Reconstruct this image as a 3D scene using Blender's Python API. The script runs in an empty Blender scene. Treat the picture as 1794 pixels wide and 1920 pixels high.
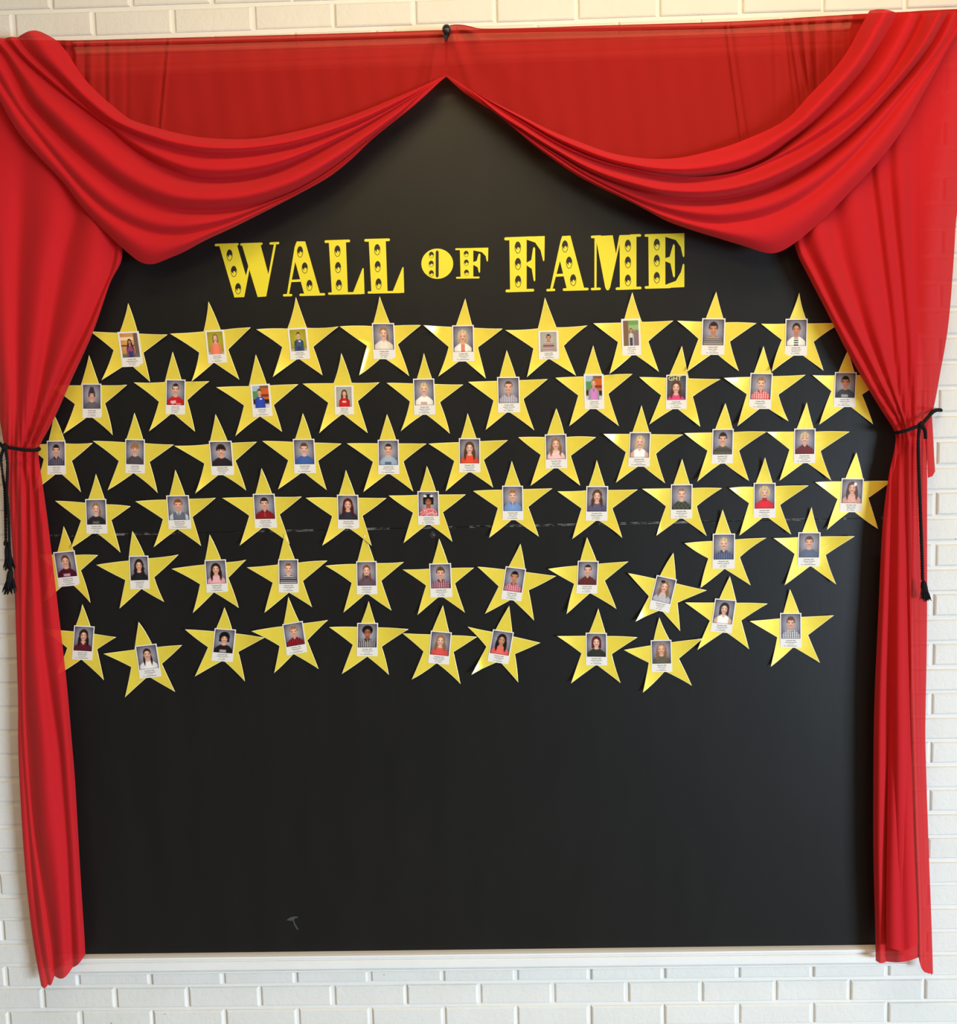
import bpy, math, random
import numpy as np
from mathutils import Matrix, Vector

# ------------------------------------------------------------------ camera, world, lights, exposure
sc = bpy.context.scene
COL = sc.collection
W_PX, H_PX, F_PX = 1794.0, 1920.0, 1800.0
CAM = np.array([0.0, -2.5123, 1.9518])
RX, RY, RZ = 0.0975, 0.0221, -0.0241
X_OFF, Z_OFF = -1.4056, 2.2          # brick grid origin (joint 0 of the lowest full course, course line 0)


def rot_world_to_cam():
    c, s = math.cos, math.sin
    B = np.array([[1, 0, 0], [0, 0, -1], [0, 1, 0]], float)
    A = np.array([[1, 0, 0], [0, c(RX), -s(RX)], [0, s(RX), c(RX)]])
    D = np.array([[c(RY), 0, s(RY)], [0, 1, 0], [-s(RY), 0, c(RY)]])
    E = np.array([[c(RZ), -s(RZ), 0], [s(RZ), c(RZ), 0], [0, 0, 1]])
    return E @ A @ D @ B


ROT = rot_world_to_cam()
cam_data = bpy.data.cameras.new('camera')
cam_data.sensor_fit = 'HORIZONTAL'
cam_data.sensor_width = 36.0
cam_data.lens = 36.0 * F_PX / W_PX
cam_data.clip_start = 0.05
cam = bpy.data.objects.new('camera', cam_data)
COL.objects.link(cam)
M3 = (np.diag([1, -1, -1]) @ ROT).T
cam.matrix_world = Matrix([[*M3[0], CAM[0]], [*M3[1], CAM[1]], [*M3[2], CAM[2]], [0, 0, 0, 1]])
sc.camera = cam

sc.view_settings.view_transform = 'Standard'
sc.view_settings.look = 'None'
sc.view_settings.gamma = 1.0
sc.view_settings.use_curve_mapping = False
sc.view_settings.exposure = 0.0
sc.cycles.transparent_max_bounces = 24
sc.cycles.max_bounces = 8
sc.cycles.use_denoising = True

world = bpy.data.worlds.new('room_light')
sc.world = world
world.use_nodes = True
bg = world.node_tree.nodes['Background']
bg.inputs['Color'].default_value = (1.0, 0.92, 0.76, 1)
bg.inputs['Strength'].default_value = 0.19


def area(name, loc, aim, sx, sy, power, color):
    l = bpy.data.lights.new(name, 'AREA')
    l.shape = 'RECTANGLE'
    l.size, l.size_y = sx, sy
    l.energy = power
    l.color = color
    o = bpy.data.objects.new(name, l)
    COL.objects.link(o)
    o.location = loc
    d = Vector(aim) - Vector(loc)
    o.rotation_euler = d.to_track_quat('-Z', 'Y').to_euler()
    return o


# daylight through a window on the right-hand side of the room, low enough to reach the skirting of the wall
win = area('window_daylight', (5.0, -5.3, 0.9), (-0.9, 0.0, 0.2), 2.4, 1.2, 94, (0.66, 0.82, 1.0))
win.data.spread = math.radians(70)
# warm ceiling fixtures in front of the wall
area('ceiling_light_warm', (0.25, -1.15, 3.35), (0.1, -0.35, 1.6), 2.4, 0.3, 25.5, (1.0, 0.73, 0.36))
area('ceiling_light_far', (0.0, -3.6, 3.4), (0.0, -0.6, 1.6), 2.2, 0.6, 22, (1.0, 0.77, 0.42))

random.seed(7)
rng = np.random.default_rng(7)


# ------------------------------------------------------------------ helpers
def wp(px, py, d=0.0):
    """photo pixel -> world point(s) on the plane d metres in front of the brick face"""
    px, py, d = np.broadcast_arrays(np.asarray(px, float), np.asarray(py, float), np.asarray(d, float))
    r = np.stack([(px - W_PX / 2) / F_PX, (py - H_PX / 2) / F_PX, np.ones_like(px)], -1) @ ROT
    t = (-d - CAM[1]) / r[..., 1]
    return CAM + r * t[..., None]


def prop(o, label=None, cat=None, group=None, kind=None):
    if label: o['label'] = label
    if cat: o['category'] = cat
    if group: o['group'] = group
    if kind: o['kind'] = kind
    return o


def mesh_obj(name, verts, faces, mats, parent=None, smooth=False, mat_idx=None):
    me = bpy.data.meshes.new(name)
    me.from_pydata([tuple(map(float, v)) for v in verts], [], [tuple(f) for f in faces])
    for m in (mats if isinstance(mats, (list, tuple)) else [mats]):
        me.materials.append(m)
    if mat_idx is not None:
        me.polygons.foreach_set('material_index', list(mat_idx))
    if smooth:
        me.polygons.foreach_set('use_smooth', [True] * len(me.polygons))
    me.update()
    o = bpy.data.objects.new(name, me)
    COL.objects.link(o)
    if parent: o.parent = parent
    return o


def empty(name, loc):
    o = bpy.data.objects.new(name, None)
    COL.objects.link(o)
    o.location = loc
    o.empty_display_size = 0.05
    return o


def box_vf(lo, hi):
    x0, y0, z0 = lo
    x1, y1, z1 = hi
    v = [(x0, y0, z0), (x1, y0, z0), (x1, y1, z0), (x0, y1, z0), (x0, y0, z1), (x1, y0, z1), (x1, y1, z1), (x0, y1, z1)]
    f = [(0, 3, 2, 1), (4, 5, 6, 7), (0, 1, 5, 4), (1, 2, 6, 5), (2, 3, 7, 6), (3, 0, 4, 7)]
    return v, f


def tube_vf(pts, rad, n=8, cap=True):
    pts = np.asarray(pts, float)
    rad = np.broadcast_to(np.asarray(rad, float), (len(pts),))
    V, Fc = [], []
    up = np.array([0.0, -1.0, 0.0])
    for i, p in enumerate(pts):
        t = pts[min(i + 1, len(pts) - 1)] - pts[max(i - 1, 0)]
        t = t / (np.linalg.norm(t) + 1e-12)
        a = np.cross(t, up)
        if np.linalg.norm(a) < 1e-3: a = np.cross(t, np.array([1.0, 0, 0]))
        a /= np.linalg.norm(a)
        b = np.cross(t, a)
        for k in range(n):
            th = 2 * math.pi * k / n
            V.append(p + rad[i] * (a * math.cos(th) + b * math.sin(th)))
    for i in range(len(pts) - 1):
        for k in range(n):
            Fc.append((i * n + k, i * n + (k + 1) % n, (i + 1) * n + (k + 1) % n, (i + 1) * n + k))
    if cap:
        Fc.append(tuple(range(n)))
        Fc.append(tuple((len(pts) - 1) * n + k for k in reversed(range(n))))
    return V, Fc


def join_vf(parts):
    V, Fc = [], []
    for v, f in parts:
        b = len(V)
        V.extend(v)
        Fc.extend(tuple(b + i for i in q) for q in f)
    return V, Fc


def spline(P, n, smooth=0):
    """resample a polyline (k,dim) to n points evenly along its length, through a Catmull-Rom spline"""
    P = np.asarray(P, float)
    Q = np.vstack([2 * P[0] - P[1], P, 2 * P[-1] - P[-2]])
    out = []
    for i in range(1, len(Q) - 2):
        t = np.linspace(0, 1, 16, endpoint=False)[:, None]
        a, b, c, d = Q[i - 1], Q[i], Q[i + 1], Q[i + 2]
        out.append(0.5 * ((2 * b) + (-a + c) * t + (2 * a - 5 * b + 4 * c - d) * t ** 2 + (-a + 3 * b - 3 * c + d) * t ** 3))
    out.append(P[-1:])
    S = np.vstack(out)
    L = np.r_[0, np.cumsum(np.linalg.norm(np.diff(S[:, :2], axis=0), axis=1))]
    u = np.linspace(0, L[-1], n)
    R = np.stack([np.interp(u, L, S[:, k]) for k in range(S.shape[1])], 1)
    for _ in range(smooth):
        R[1:-1] = 0.25 * R[:-2] + 0.5 * R[1:-1] + 0.25 * R[2:]
    return R


def P2(s):
    return [tuple(float(q) for q in p.split(',')) for p in s.split()]


# ------------------------------------------------------------------ materials
def new_mat(name):
    m = bpy.data.materials.new(name)
    m.use_nodes = True
    nt = m.node_tree
    nt.nodes.clear()
    out = nt.nodes.new('ShaderNodeOutputMaterial')
    return m, nt, out


def N(nt, t, **kw):
    n = nt.nodes.new(t)
    for k, v in kw.items():
        if hasattr(n, k) and k not in n.inputs:
            setattr(n, k, v)
        else:
            n.inputs[k].default_value = v
    return n


def lin(r, g, b):
    f = lambda c: (c / 255 / 12.92) if c / 255 <= 0.04045 else ((c / 255 + 0.055) / 1.055) ** 2.4
    return (f(r), f(g), f(b), 1.0)


def simple(name, col, rough=0.6, metal=0.0, coat=0.0, coat_rough=0.1, spec=0.5, noise=0.0, nscale=30, bump=0.0, bscale=200, bdist=0.001):
    m, nt, out = new_mat(name)
    p = N(nt, 'ShaderNodeBsdfPrincipled', **{'Base Color': col, 'Roughness': rough, 'Metallic': metal, 'Coat Weight': coat,
                                           'Coat Roughness': coat_rough, 'Specular IOR Level': spec})
    nt.links.new(p.outputs[0], out.inputs[0])
    geo = N(nt, 'ShaderNodeNewGeometry')
    if noise > 0:
        nz = N(nt, 'ShaderNodeTexNoise', Scale=nscale, Detail=4.0)
        nt.links.new(geo.outputs['Position'], nz.inputs['Vector'])
        mx = N(nt, 'ShaderNodeMix', data_type='RGBA')
        mx.inputs[6].default_value = tuple(c * (1 - noise) for c in col[:3]) + (1,)
        mx.inputs[7].default_value = tuple(min(1, c * (1 + noise)) for c in col[:3]) + (1,)
        nt.links.new(nz.outputs['Fac'], mx.inputs[0])
        nt.links.new(mx.outputs[2], p.inputs['Base Color'])
    if bump > 0:
        nb = N(nt, 'ShaderNodeTexNoise', Scale=bscale, Detail=3.0)
        nt.links.new(geo.outputs['Position'], nb.inputs['Vector'])
        b = N(nt, 'ShaderNodeBump', Strength=bump, Distance=bdist)
        nt.links.new(nb.outputs['Fac'], b.inputs['Height'])
        nt.links.new(b.outputs[0], p.inputs['Normal'])
    return m


def painted_brick():
    m, nt, out = new_mat('painted_brick')
    p = N(nt, 'ShaderNodeBsdfPrincipled', Roughness=0.55)
    nt.links.new(p.outputs[0], out.inputs[0])
    geo = N(nt, 'ShaderNodeNewGeometry')
    n1 = N(nt, 'ShaderNodeTexNoise', Scale=6.0, Detail=5.0)
    r1 = N(nt, 'ShaderNodeMix', data_type='RGBA')
    r1.inputs[6].default_value = lin(224, 220, 210)
    r1.inputs[7].default_value = lin(238, 236, 230)
    nt.links.new(geo.outputs['Position'], n1.inputs['Vector'])
    nt.links.new(n1.outputs['Fac'], r1.inputs[0])
    # sparse unpainted pits in the brick face
    v = N(nt, 'ShaderNodeTexVoronoi', Scale=26.0)
    v.feature = 'F1'
    nt.links.new(geo.outputs['Position'], v.inputs['Vector'])
    lt = N(nt, 'ShaderNodeMath', operation='LESS_THAN')
    lt.inputs[1].default_value = 0.045
    nt.links.new(v.outputs['Distance'], lt.inputs[0])
    sep = N(nt, 'ShaderNodeSeparateColor')
    nt.links.new(v.outputs['Color'], sep.inputs[0])
    gt = N(nt, 'ShaderNodeMath', operation='GREATER_THAN')
    gt.inputs[1].default_value = 0.86
    nt.links.new(sep.outputs[0], gt.inputs[0])
    mul = N(nt, 'ShaderNodeMath', operation='MULTIPLY')
    nt.links.new(lt.outputs[0], mul.inputs[0])
    nt.links.new(gt.outputs[0], mul.inputs[1])
    mx = N(nt, 'ShaderNodeMix', data_type='RGBA')
    mx.inputs[7].default_value = lin(120, 100, 85)
    nt.links.new(mul.outputs[0], mx.inputs[0])
    nt.links.new(r1.outputs[2], mx.inputs[6])
    nt.links.new(mx.outputs[2], p.inputs['Base Color'])
    # rough wire-cut face: broad dents and fine grain
    a = N(nt, 'ShaderNodeTexNoise', Scale=55.0, Detail=4.0, Roughness=0.6)
    nt.links.new(geo.outputs['Position'], a.inputs['Vector'])
    cr = N(nt, 'ShaderNodeValToRGB')
    cr.color_ramp.elements[0].position = 0.36
    cr.color_ramp.elements[1].position = 0.52
    nt.links.new(a.outputs['Fac'], cr.inputs[0])
    b1 = N(nt, 'ShaderNodeBump', Strength=0.2, Distance=0.002)
    nt.links.new(cr.outputs[0], b1.inputs['Height'])
    f = N(nt, 'ShaderNodeTexNoise', Scale=260.0, Detail=2.0)
    nt.links.new(geo.outputs['Position'], f.inputs['Vector'])
    b2 = N(nt, 'ShaderNodeBump', Strength=0.25, Distance=0.0008)
    nt.links.new(f.outputs['Fac'], b2.inputs['Height'])
    nt.links.new(b1.outputs[0], b2.inputs['Normal'])
    nt.links.new(b2.outputs[0], p.inputs['Normal'])
    return m


def chiffon(name, col, transp=0.13, transl=0.28):
    m, nt, out = new_mat(name)
    geo = N(nt, 'ShaderNodeNewGeometry')
    p = N(nt, 'ShaderNodeBsdfPrincipled', **{'Base Color': col, 'Roughness': 0.85, 'Specular IOR Level': 0.15,
                                           'Sheen Weight': 0.22, 'Sheen Roughness': 0.5, 'Sheen Tint': (1.0, 0.30, 0.26, 1)})
    t = N(nt, 'ShaderNodeBsdfTranslucent', Color=col)
    tr = N(nt, 'ShaderNodeBsdfTransparent', Color=(1.0, 0.42, 0.36, 1))
    nz = N(nt, 'ShaderNodeTexNoise', Scale=900.0, Detail=2.0)
    nt.links.new(geo.outputs['Position'], nz.inputs['Vector'])
    b = N(nt, 'ShaderNodeBump', Strength=0.25, Distance=0.0006)
    nt.links.new(nz.outputs['Fac'], b.inputs['Height'])
    nt.links.new(b.outputs[0], p.inputs['Normal'])
    m1 = N(nt, 'ShaderNodeMixShader', Fac=transl)
    nt.links.new(p.outputs[0], m1.inputs[1])
    nt.links.new(t.outputs[0], m1.inputs[2])
    m2 = N(nt, 'ShaderNodeMixShader', Fac=transp)
    nt.links.new(m1.outputs[0], m2.inputs[1])
    nt.links.new(tr.outputs[0], m2.inputs[2])
    nt.links.new(m2.outputs[0], out.inputs[0])
    return m


def board_paint(seam_z):
    m, nt, out = new_mat('black_board_paint')
    p = N(nt, 'ShaderNodeBsdfPrincipled', **{'Roughness': 0.42, 'Specular IOR Level': 0.26})
    nt.links.new(p.outputs[0], out.inputs[0])
    geo = N(nt, 'ShaderNodeNewGeometry')
    mp = N(nt, 'ShaderNodeMapping')
    mp.inputs['Scale'].default_value = (1.0, 1.0, 0.22)
    nt.links.new(geo.outputs['Position'], mp.inputs['Vector'])
    n1 = N(nt, 'ShaderNodeTexNoise', Scale=14.0, Detail=6.0)
    nt.links.new(mp.outputs[0], n1.inputs['Vector'])
    mx = N(nt, 'ShaderNodeMix', data_type='RGBA')
    mx.inputs[6].default_value = (0.006, 0.006, 0.006, 1)
    mx.inputs[7].default_value = (0.0115, 0.0113, 0.011, 1)
    nt.links.new(n1.outputs['Fac'], mx.inputs[0])
    # chipped white specks along the joint between the two panels
    sep = N(nt, 'ShaderNodeSeparateXYZ')
    nt.links.new(geo.outputs['Position'], sep.inputs[0])
    sub = N(nt, 'ShaderNodeMath', operation='SUBTRACT')
    sub.inputs[1].default_value = seam_z
    nt.links.new(sep.outputs[2], sub.inputs[0])
    ab = N(nt, 'ShaderNodeMath', operation='ABSOLUTE')
    nt.links.new(sub.outputs[0], ab.inputs[0])
    lt = N(nt, 'ShaderNodeMath', operation='LESS_THAN')
    lt.inputs[1].default_value = 0.0026
    nt.links.new(ab.outputs[0], lt.inputs[0])
    mp2 = N(nt, 'ShaderNodeMapping')
    mp2.inputs['Scale'].default_value = (1.0, 1.0, 2.0)
    nt.links.new(geo.outputs['Position'], mp2.inputs['Vector'])
    n2 = N(nt, 'ShaderNodeTexNoise', Scale=16.0, Detail=6.0, Roughness=0.75)
    nt.links.new(mp2.outputs[0], n2.inputs['Vector'])
    gt = N(nt, 'ShaderNodeValToRGB')
    gt.color_ramp.elements[0].position = 0.50
    gt.color_ramp.elements[1].position = 0.66
    nt.links.new(n2.outputs['Fac'], gt.inputs[0])
    mul = N(nt, 'ShaderNodeMath', operation='MULTIPLY')
    nt.links.new(lt.outputs[0], mul.inputs[0])
    nt.links.new(gt.outputs[0], mul.inputs[1])
    mx2 = N(nt, 'ShaderNodeMix', data_type='RGBA')
    mx2.inputs[7].default_value = (0.34, 0.33, 0.31, 1)
    nt.links.new(mul.outputs[0], mx2.inputs[0])
    nt.links.new(mx.outputs[2], mx2.inputs[6])
    nt.links.new(mx2.outputs[2], p.inputs['Base Color'])
    n3 = N(nt, 'ShaderNodeTexNoise', Scale=60.0, Detail=4.0)
    nt.links.new(mp.outputs[0], n3.inputs['Vector'])
    b = N(nt, 'ShaderNodeBump', Strength=0.12, Distance=0.001)
    nt.links.new(n3.outputs['Fac'], b.inputs['Height'])
    nt.links.new(b.outputs[0], p.inputs['Normal'])
    return m


def vertex_print():
    m, nt, out = new_mat('photo_print')
    p = N(nt, 'ShaderNodeBsdfPrincipled', **{'Roughness': 0.4, 'Specular IOR Level': 0.3})
    a = N(nt, 'ShaderNodeVertexColor')
    a.layer_name = 'print'
    nt.links.new(a.outputs[0], p.inputs['Base Color'])
    nt.links.new(p.outputs[0], out.inputs[0])
    return m


M_BRICK = painted_brick()
M_MORTAR = simple('painted_mortar', lin(236, 233, 226), 0.6, noise=0.03, nscale=12, bump=0.3, bscale=90, bdist=0.002)
M_FLOOR = simple('floor_tile', lin(190, 182, 168), 0.35, noise=0.08, nscale=5)
M_TRIM = simple('white_gloss_paint', lin(240, 238, 233), 0.35, noise=0.05, nscale=9, bump=0.15, bscale=40)
M_RED = chiffon('red_chiffon', lin(211, 34, 42), 0.085, 0.15)
M_SHEER = chiffon('red_chiffon_single', lin(188, 36, 32), 0.19, 0.2)
M_GOLD = simple('gold_card', (1.0, 0.765, 0.075, 1), 0.34, metal=0.24, coat=0.45, coat_rough=0.12, noise=0.07, nscale=70)
M_GOLD_EDGE = simple('gold_card_edge', (0.96, 0.86, 0.42, 1), 0.3, coat=0.5)
M_PAPER = simple('white_paper', lin(236, 231, 224), 0.45, coat=0.15, coat_rough=0.3)
M_PRINT = vertex_print()
M_INK = simple('caption_ink', lin(82, 76, 74), 0.6)
M_YELLOW = simple('yellow_vinyl', (0.86, 0.74, 0.035, 1), 0.38, metal=0.12, noise=0.03, nscale=30)
M_VBLACK = simple('black_vinyl', (0.008, 0.008, 0.008, 1), 0.4)
M_CORD = simple('black_cord', (0.007, 0.006, 0.008, 1), 0.8, spec=0.2, bump=0.5, bscale=700)
M_IRON = simple('black_iron', (0.012, 0.012, 0.013, 1), 0.28, spec=0.6)
M_CHALK = simple('chalk_smudge', (0.055, 0.055, 0.056, 1), 0.8)
M_SCREW = simple('painted_screw', (0.02, 0.02, 0.02, 1), 0.35)

# ------------------------------------------------------------------ setting: brick wall and floor
PITCH, BL = 0.06673, 0.2032
GAP = 0.0095
v, f = box_vf((-3.2, 0.0055, 0.0), (3.2, 0.12, 3.5))
wall = prop(mesh_obj('wall_back', v, f, M_MORTAR), kind='structure')
v, f = box_vf((-3.2, -4.6, -0.05), (3.2, 0.12, 0.0))
prop(mesh_obj('floor', v, f, M_FLOOR), kind='structure')

# frame of the display board (world metres, measured off the photograph)
FD = 0.012
fl = wp(103, 1831, 0.03)[0]
fr = wp(1702, 1814, 0.03)[0]
z_bot_out = 0.5 * (wp(160, 1831.5, 0.03)[2] + wp(1636, 1816, 0.03)[2])
z_bot_in = 0.5 * (wp(160, 1791, 0.02)[2] + wp(1636, 1775.5, 0.02)[2])
z_top_in = 0.5 * (wp(300, 136, 0.02)[2] + wp(1363, 104, 0.02)[2])
TW = z_bot_in - z_bot_out            # trim width
z_top_out = z_top_in + TW


def brick_mesh(w, h):
    y0, y1, ch = 0.0, 0.012, 0.0045
    V = [(-w / 2, y1, -h / 2), (w / 2, y1, -h / 2), (w / 2, y1, h / 2), (-w / 2, y1, h / 2)]
    V += [(-w / 2, y0 + ch, -h / 2), (w / 2, y0 + ch, -h / 2), (w / 2, y0 + ch, h / 2), (-w / 2, y0 + ch, h / 2)]
    c2 = 0.0016
    V += [(-w / 2 + c2, y0 + c2, -h / 2 + c2), (w / 2 - c2, y0 + c2, -h / 2 + c2), (w / 2 - c2, y0 + c2, h / 2 - c2), (-w / 2 + c2, y0 + c2, h / 2 - c2)]
    V += [(-w / 2 + ch, y0, -h / 2 + ch), (w / 2 - ch, y0, -h / 2 + ch), (w / 2 - ch, y0, h / 2 - ch), (-w / 2 + ch, y0, h / 2 - ch)]
    F = []
    for r in range(3):
        for k in range(4):
            a, b = r * 4 + k, r * 4 + (k + 1) % 4
            F.append((a, b, b + 4, a + 4))
    F.append((12, 13, 14, 15))
    return V, F


bw, bh = BL - GAP, PITCH - GAP
BV, BF = brick_mesh(bw, bh)
brick_me = None
cands, rest = [], []
for i in range(-19, 34):
    zc = Z_OFF - (i + 0.5) * PITCH
    if zc < 0.03 or zc > 3.45: continue
    for k in range(-12, 30):
        xc = X_OFF + (k + 0.5 + (0.5 if i % 2 else 0.0)) * BL
        if abs(xc) > 2.95: continue
        if fl + 0.02 + BL / 2 < xc < fr - 0.02 - BL / 2 and z_bot_out + 0.02 + PITCH / 2 < zc < z_top_out - 0.02 - PITCH / 2:
            continue
        q = ROT @ (np.array([xc, 0, zc]) - CAM)
        px, py = W_PX / 2 + F_PX * q[0] / q[2], H_PX / 2 + F_PX * q[1] / q[2]
        out_by = max(-px, px - W_PX, -py, py - H_PX, 0)
        cands.append((out_by, xc, zc))
cands.sort()
for n, (ob, xc, zc) in enumerate(cands):
    jy = random.uniform(-0.0012, 0.0012)
    jx, jz = random.uniform(-0.0015, 0.0015), random.uniform(-0.0012, 0.0012)
    if n < 290:
        if brick_me is None:
            o = mesh_obj('brick', BV, BF, M_BRICK, wall)
            brick_me = o.data
        else:
            o = bpy.data.objects.new('brick', brick_me)
            COL.objects.link(o)
            o.parent = wall
        o.location = (xc + jx, jy, zc + jz)
    else:
        rest.append(([(a + xc + jx, b + jy, c + zc + jz) for a, b, c in BV], BF))
v, f = join_vf(rest)
prop(mesh_obj('brickwork', v, f, M_BRICK, wall), kind='stuff')

# ------------------------------------------------------------------ display board
z_seam = 0.5 * (wp(560, 996, FD)[2] + wp(1500, 973, FD)[2])
M_BOARD = board_paint(z_seam)
board = empty('display_board', (0.5 * (fl + fr), 0, z_bot_out))
prop(board, 'large black painted display board with a white wooden ledge on the brick wall', 'board')
IB = Matrix.Translation(-Vector(board.location))


def part_at(o, root):
    o.parent = root
    o.matrix_parent_inverse = root.matrix_basis.inverted()
    return o


xl, xr = fl + 0.004, fr - 0.004
for z0, z1 in ((z_seam + 0.0006, z_top_in + 0.004), (z_bot_in - 0.004, z_seam - 0.0006)):
    v, f = box_vf((xl - 0.004, -FD, z0), (xr + 0.004, -0.0005, z1))
    part_at(mesh_obj('panel', v, f, M_BOARD), board)


def moulding(p0, p1, inward, name):
    """stepped picture-rail profile swept from p0 to p1; inward = direction to the board, profile across (0 outer .. TW inner)"""
    prof = [(0.0, 0.0005), (0.0, 0.020), (0.005, 0.0265), (0.0085, 0.0265), (0.0095, 0.0215), (0.012, 0.0215), (0.0135, 0.028), (0.0165, 0.0315),
            (0.034, 0.0315), (0.0365, 0.028), (0.0375, 0.0245), (0.0405, 0.0245), (0.042, 0.030), (0.0465, 0.032), (0.0505, 0.030), (0.0525, 0.022), (0.0535, 0.0135), (0.0535, 0.0005)]
    s = TW / 0.0535
    p0, p1, inward = np.array(p0, float), np.array(p1, float), np.array(inward, float)
    d = (p1 - p0) / np.linalg.norm(p1 - p0)
    V, F = [], []
    for a, b in prof:
        a *= s
        for p, sg in ((p0, 1), (p1, -1)):
            V.append(p + inward * a + np.array([0, -b, 0]))
    n = len(prof)
    for k in range(n - 1):
        F.append((2 * k, 2 * k + 1, 2 * k + 3, 2 * k + 2))
    F.append(tuple(2 * k for k in range(n)))
    F.append(tuple(2 * k + 1 for k in reversed(range(n))))
    return part_at(mesh_obj(name, V, F, M_TRIM), board)


moulding((fl, 0, z_bot_out), (fr, 0, z_bot_out), (0, 0, 1), 'frame_rail')
moulding((fr, 0, z_top_out), (fl, 0, z_top_out), (0, 0, -1), 'frame_rail')
# painted-over screw under the joint
c = wp(811, 1003, FD)
V, F = [], []
for rr, yy in ((0.0075, 0.0), (0.0068, 0.0016), (0.0055, 0.0007), (0.0035, 0.0007), (0.0028, 0.0016), (0.0, 0.0018)):
    for k in range(16):
        th = 2 * math.pi * k / 16
        V.append((c[0] + rr * math.cos(th), -FD - yy, c[2] + rr * 1.25 * math.sin(th)))
for r in range(5):
    for k in range(16):
        F.append((r * 16 + k, r * 16 + (k + 1) % 16, (r + 1) * 16 + (k + 1) % 16, (r + 1) * 16 + k))
part_at(mesh_obj('screw', V, F, M_SCREW, smooth=True), board)
# old chalk smudge low on the board
sm = P2('537,1725 541,1722 546,1719.5 552,1718.2 559,1719 558,1721 553,1722 551,1725 553,1731 557,1738 560,1744 556,1742 551,1733 549,1726 544,1726.5')
V = [wp(x, y, FD + 0.0003) for x, y in sm]
part_at(mesh_obj('chalk_mark', V, [tuple(range(len(V)))], M_CHALK), board)

# ------------------------------------------------------------------ title letters
T6 = (380.0, 420.0, 1794 / 480.0)
T7 = (780.0, 420.0, 1794 / 520.0)


def ell(cx, cy, rx, ry, n=24):
    return [(cx + rx * math.cos(2 * math.pi * k / n), cy + ry * math.sin(2 * math.pi * k / n)) for k in range(n)]


def bar(x0, y0, x1, y1, h):
    """round-ended serif bar"""
    r = h / 2
    L = [(x0 + r - r * math.sin(math.pi * k / 6), y0 + r - 0 - r * math.cos(math.pi * k / 6)) for k in range(7)]
    R = [(x1 - r + r * math.sin(math.pi * k / 6), y1 + r + r * math.cos(math.pi * k / 6)) for k in range(7)]
    return L + R


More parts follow.
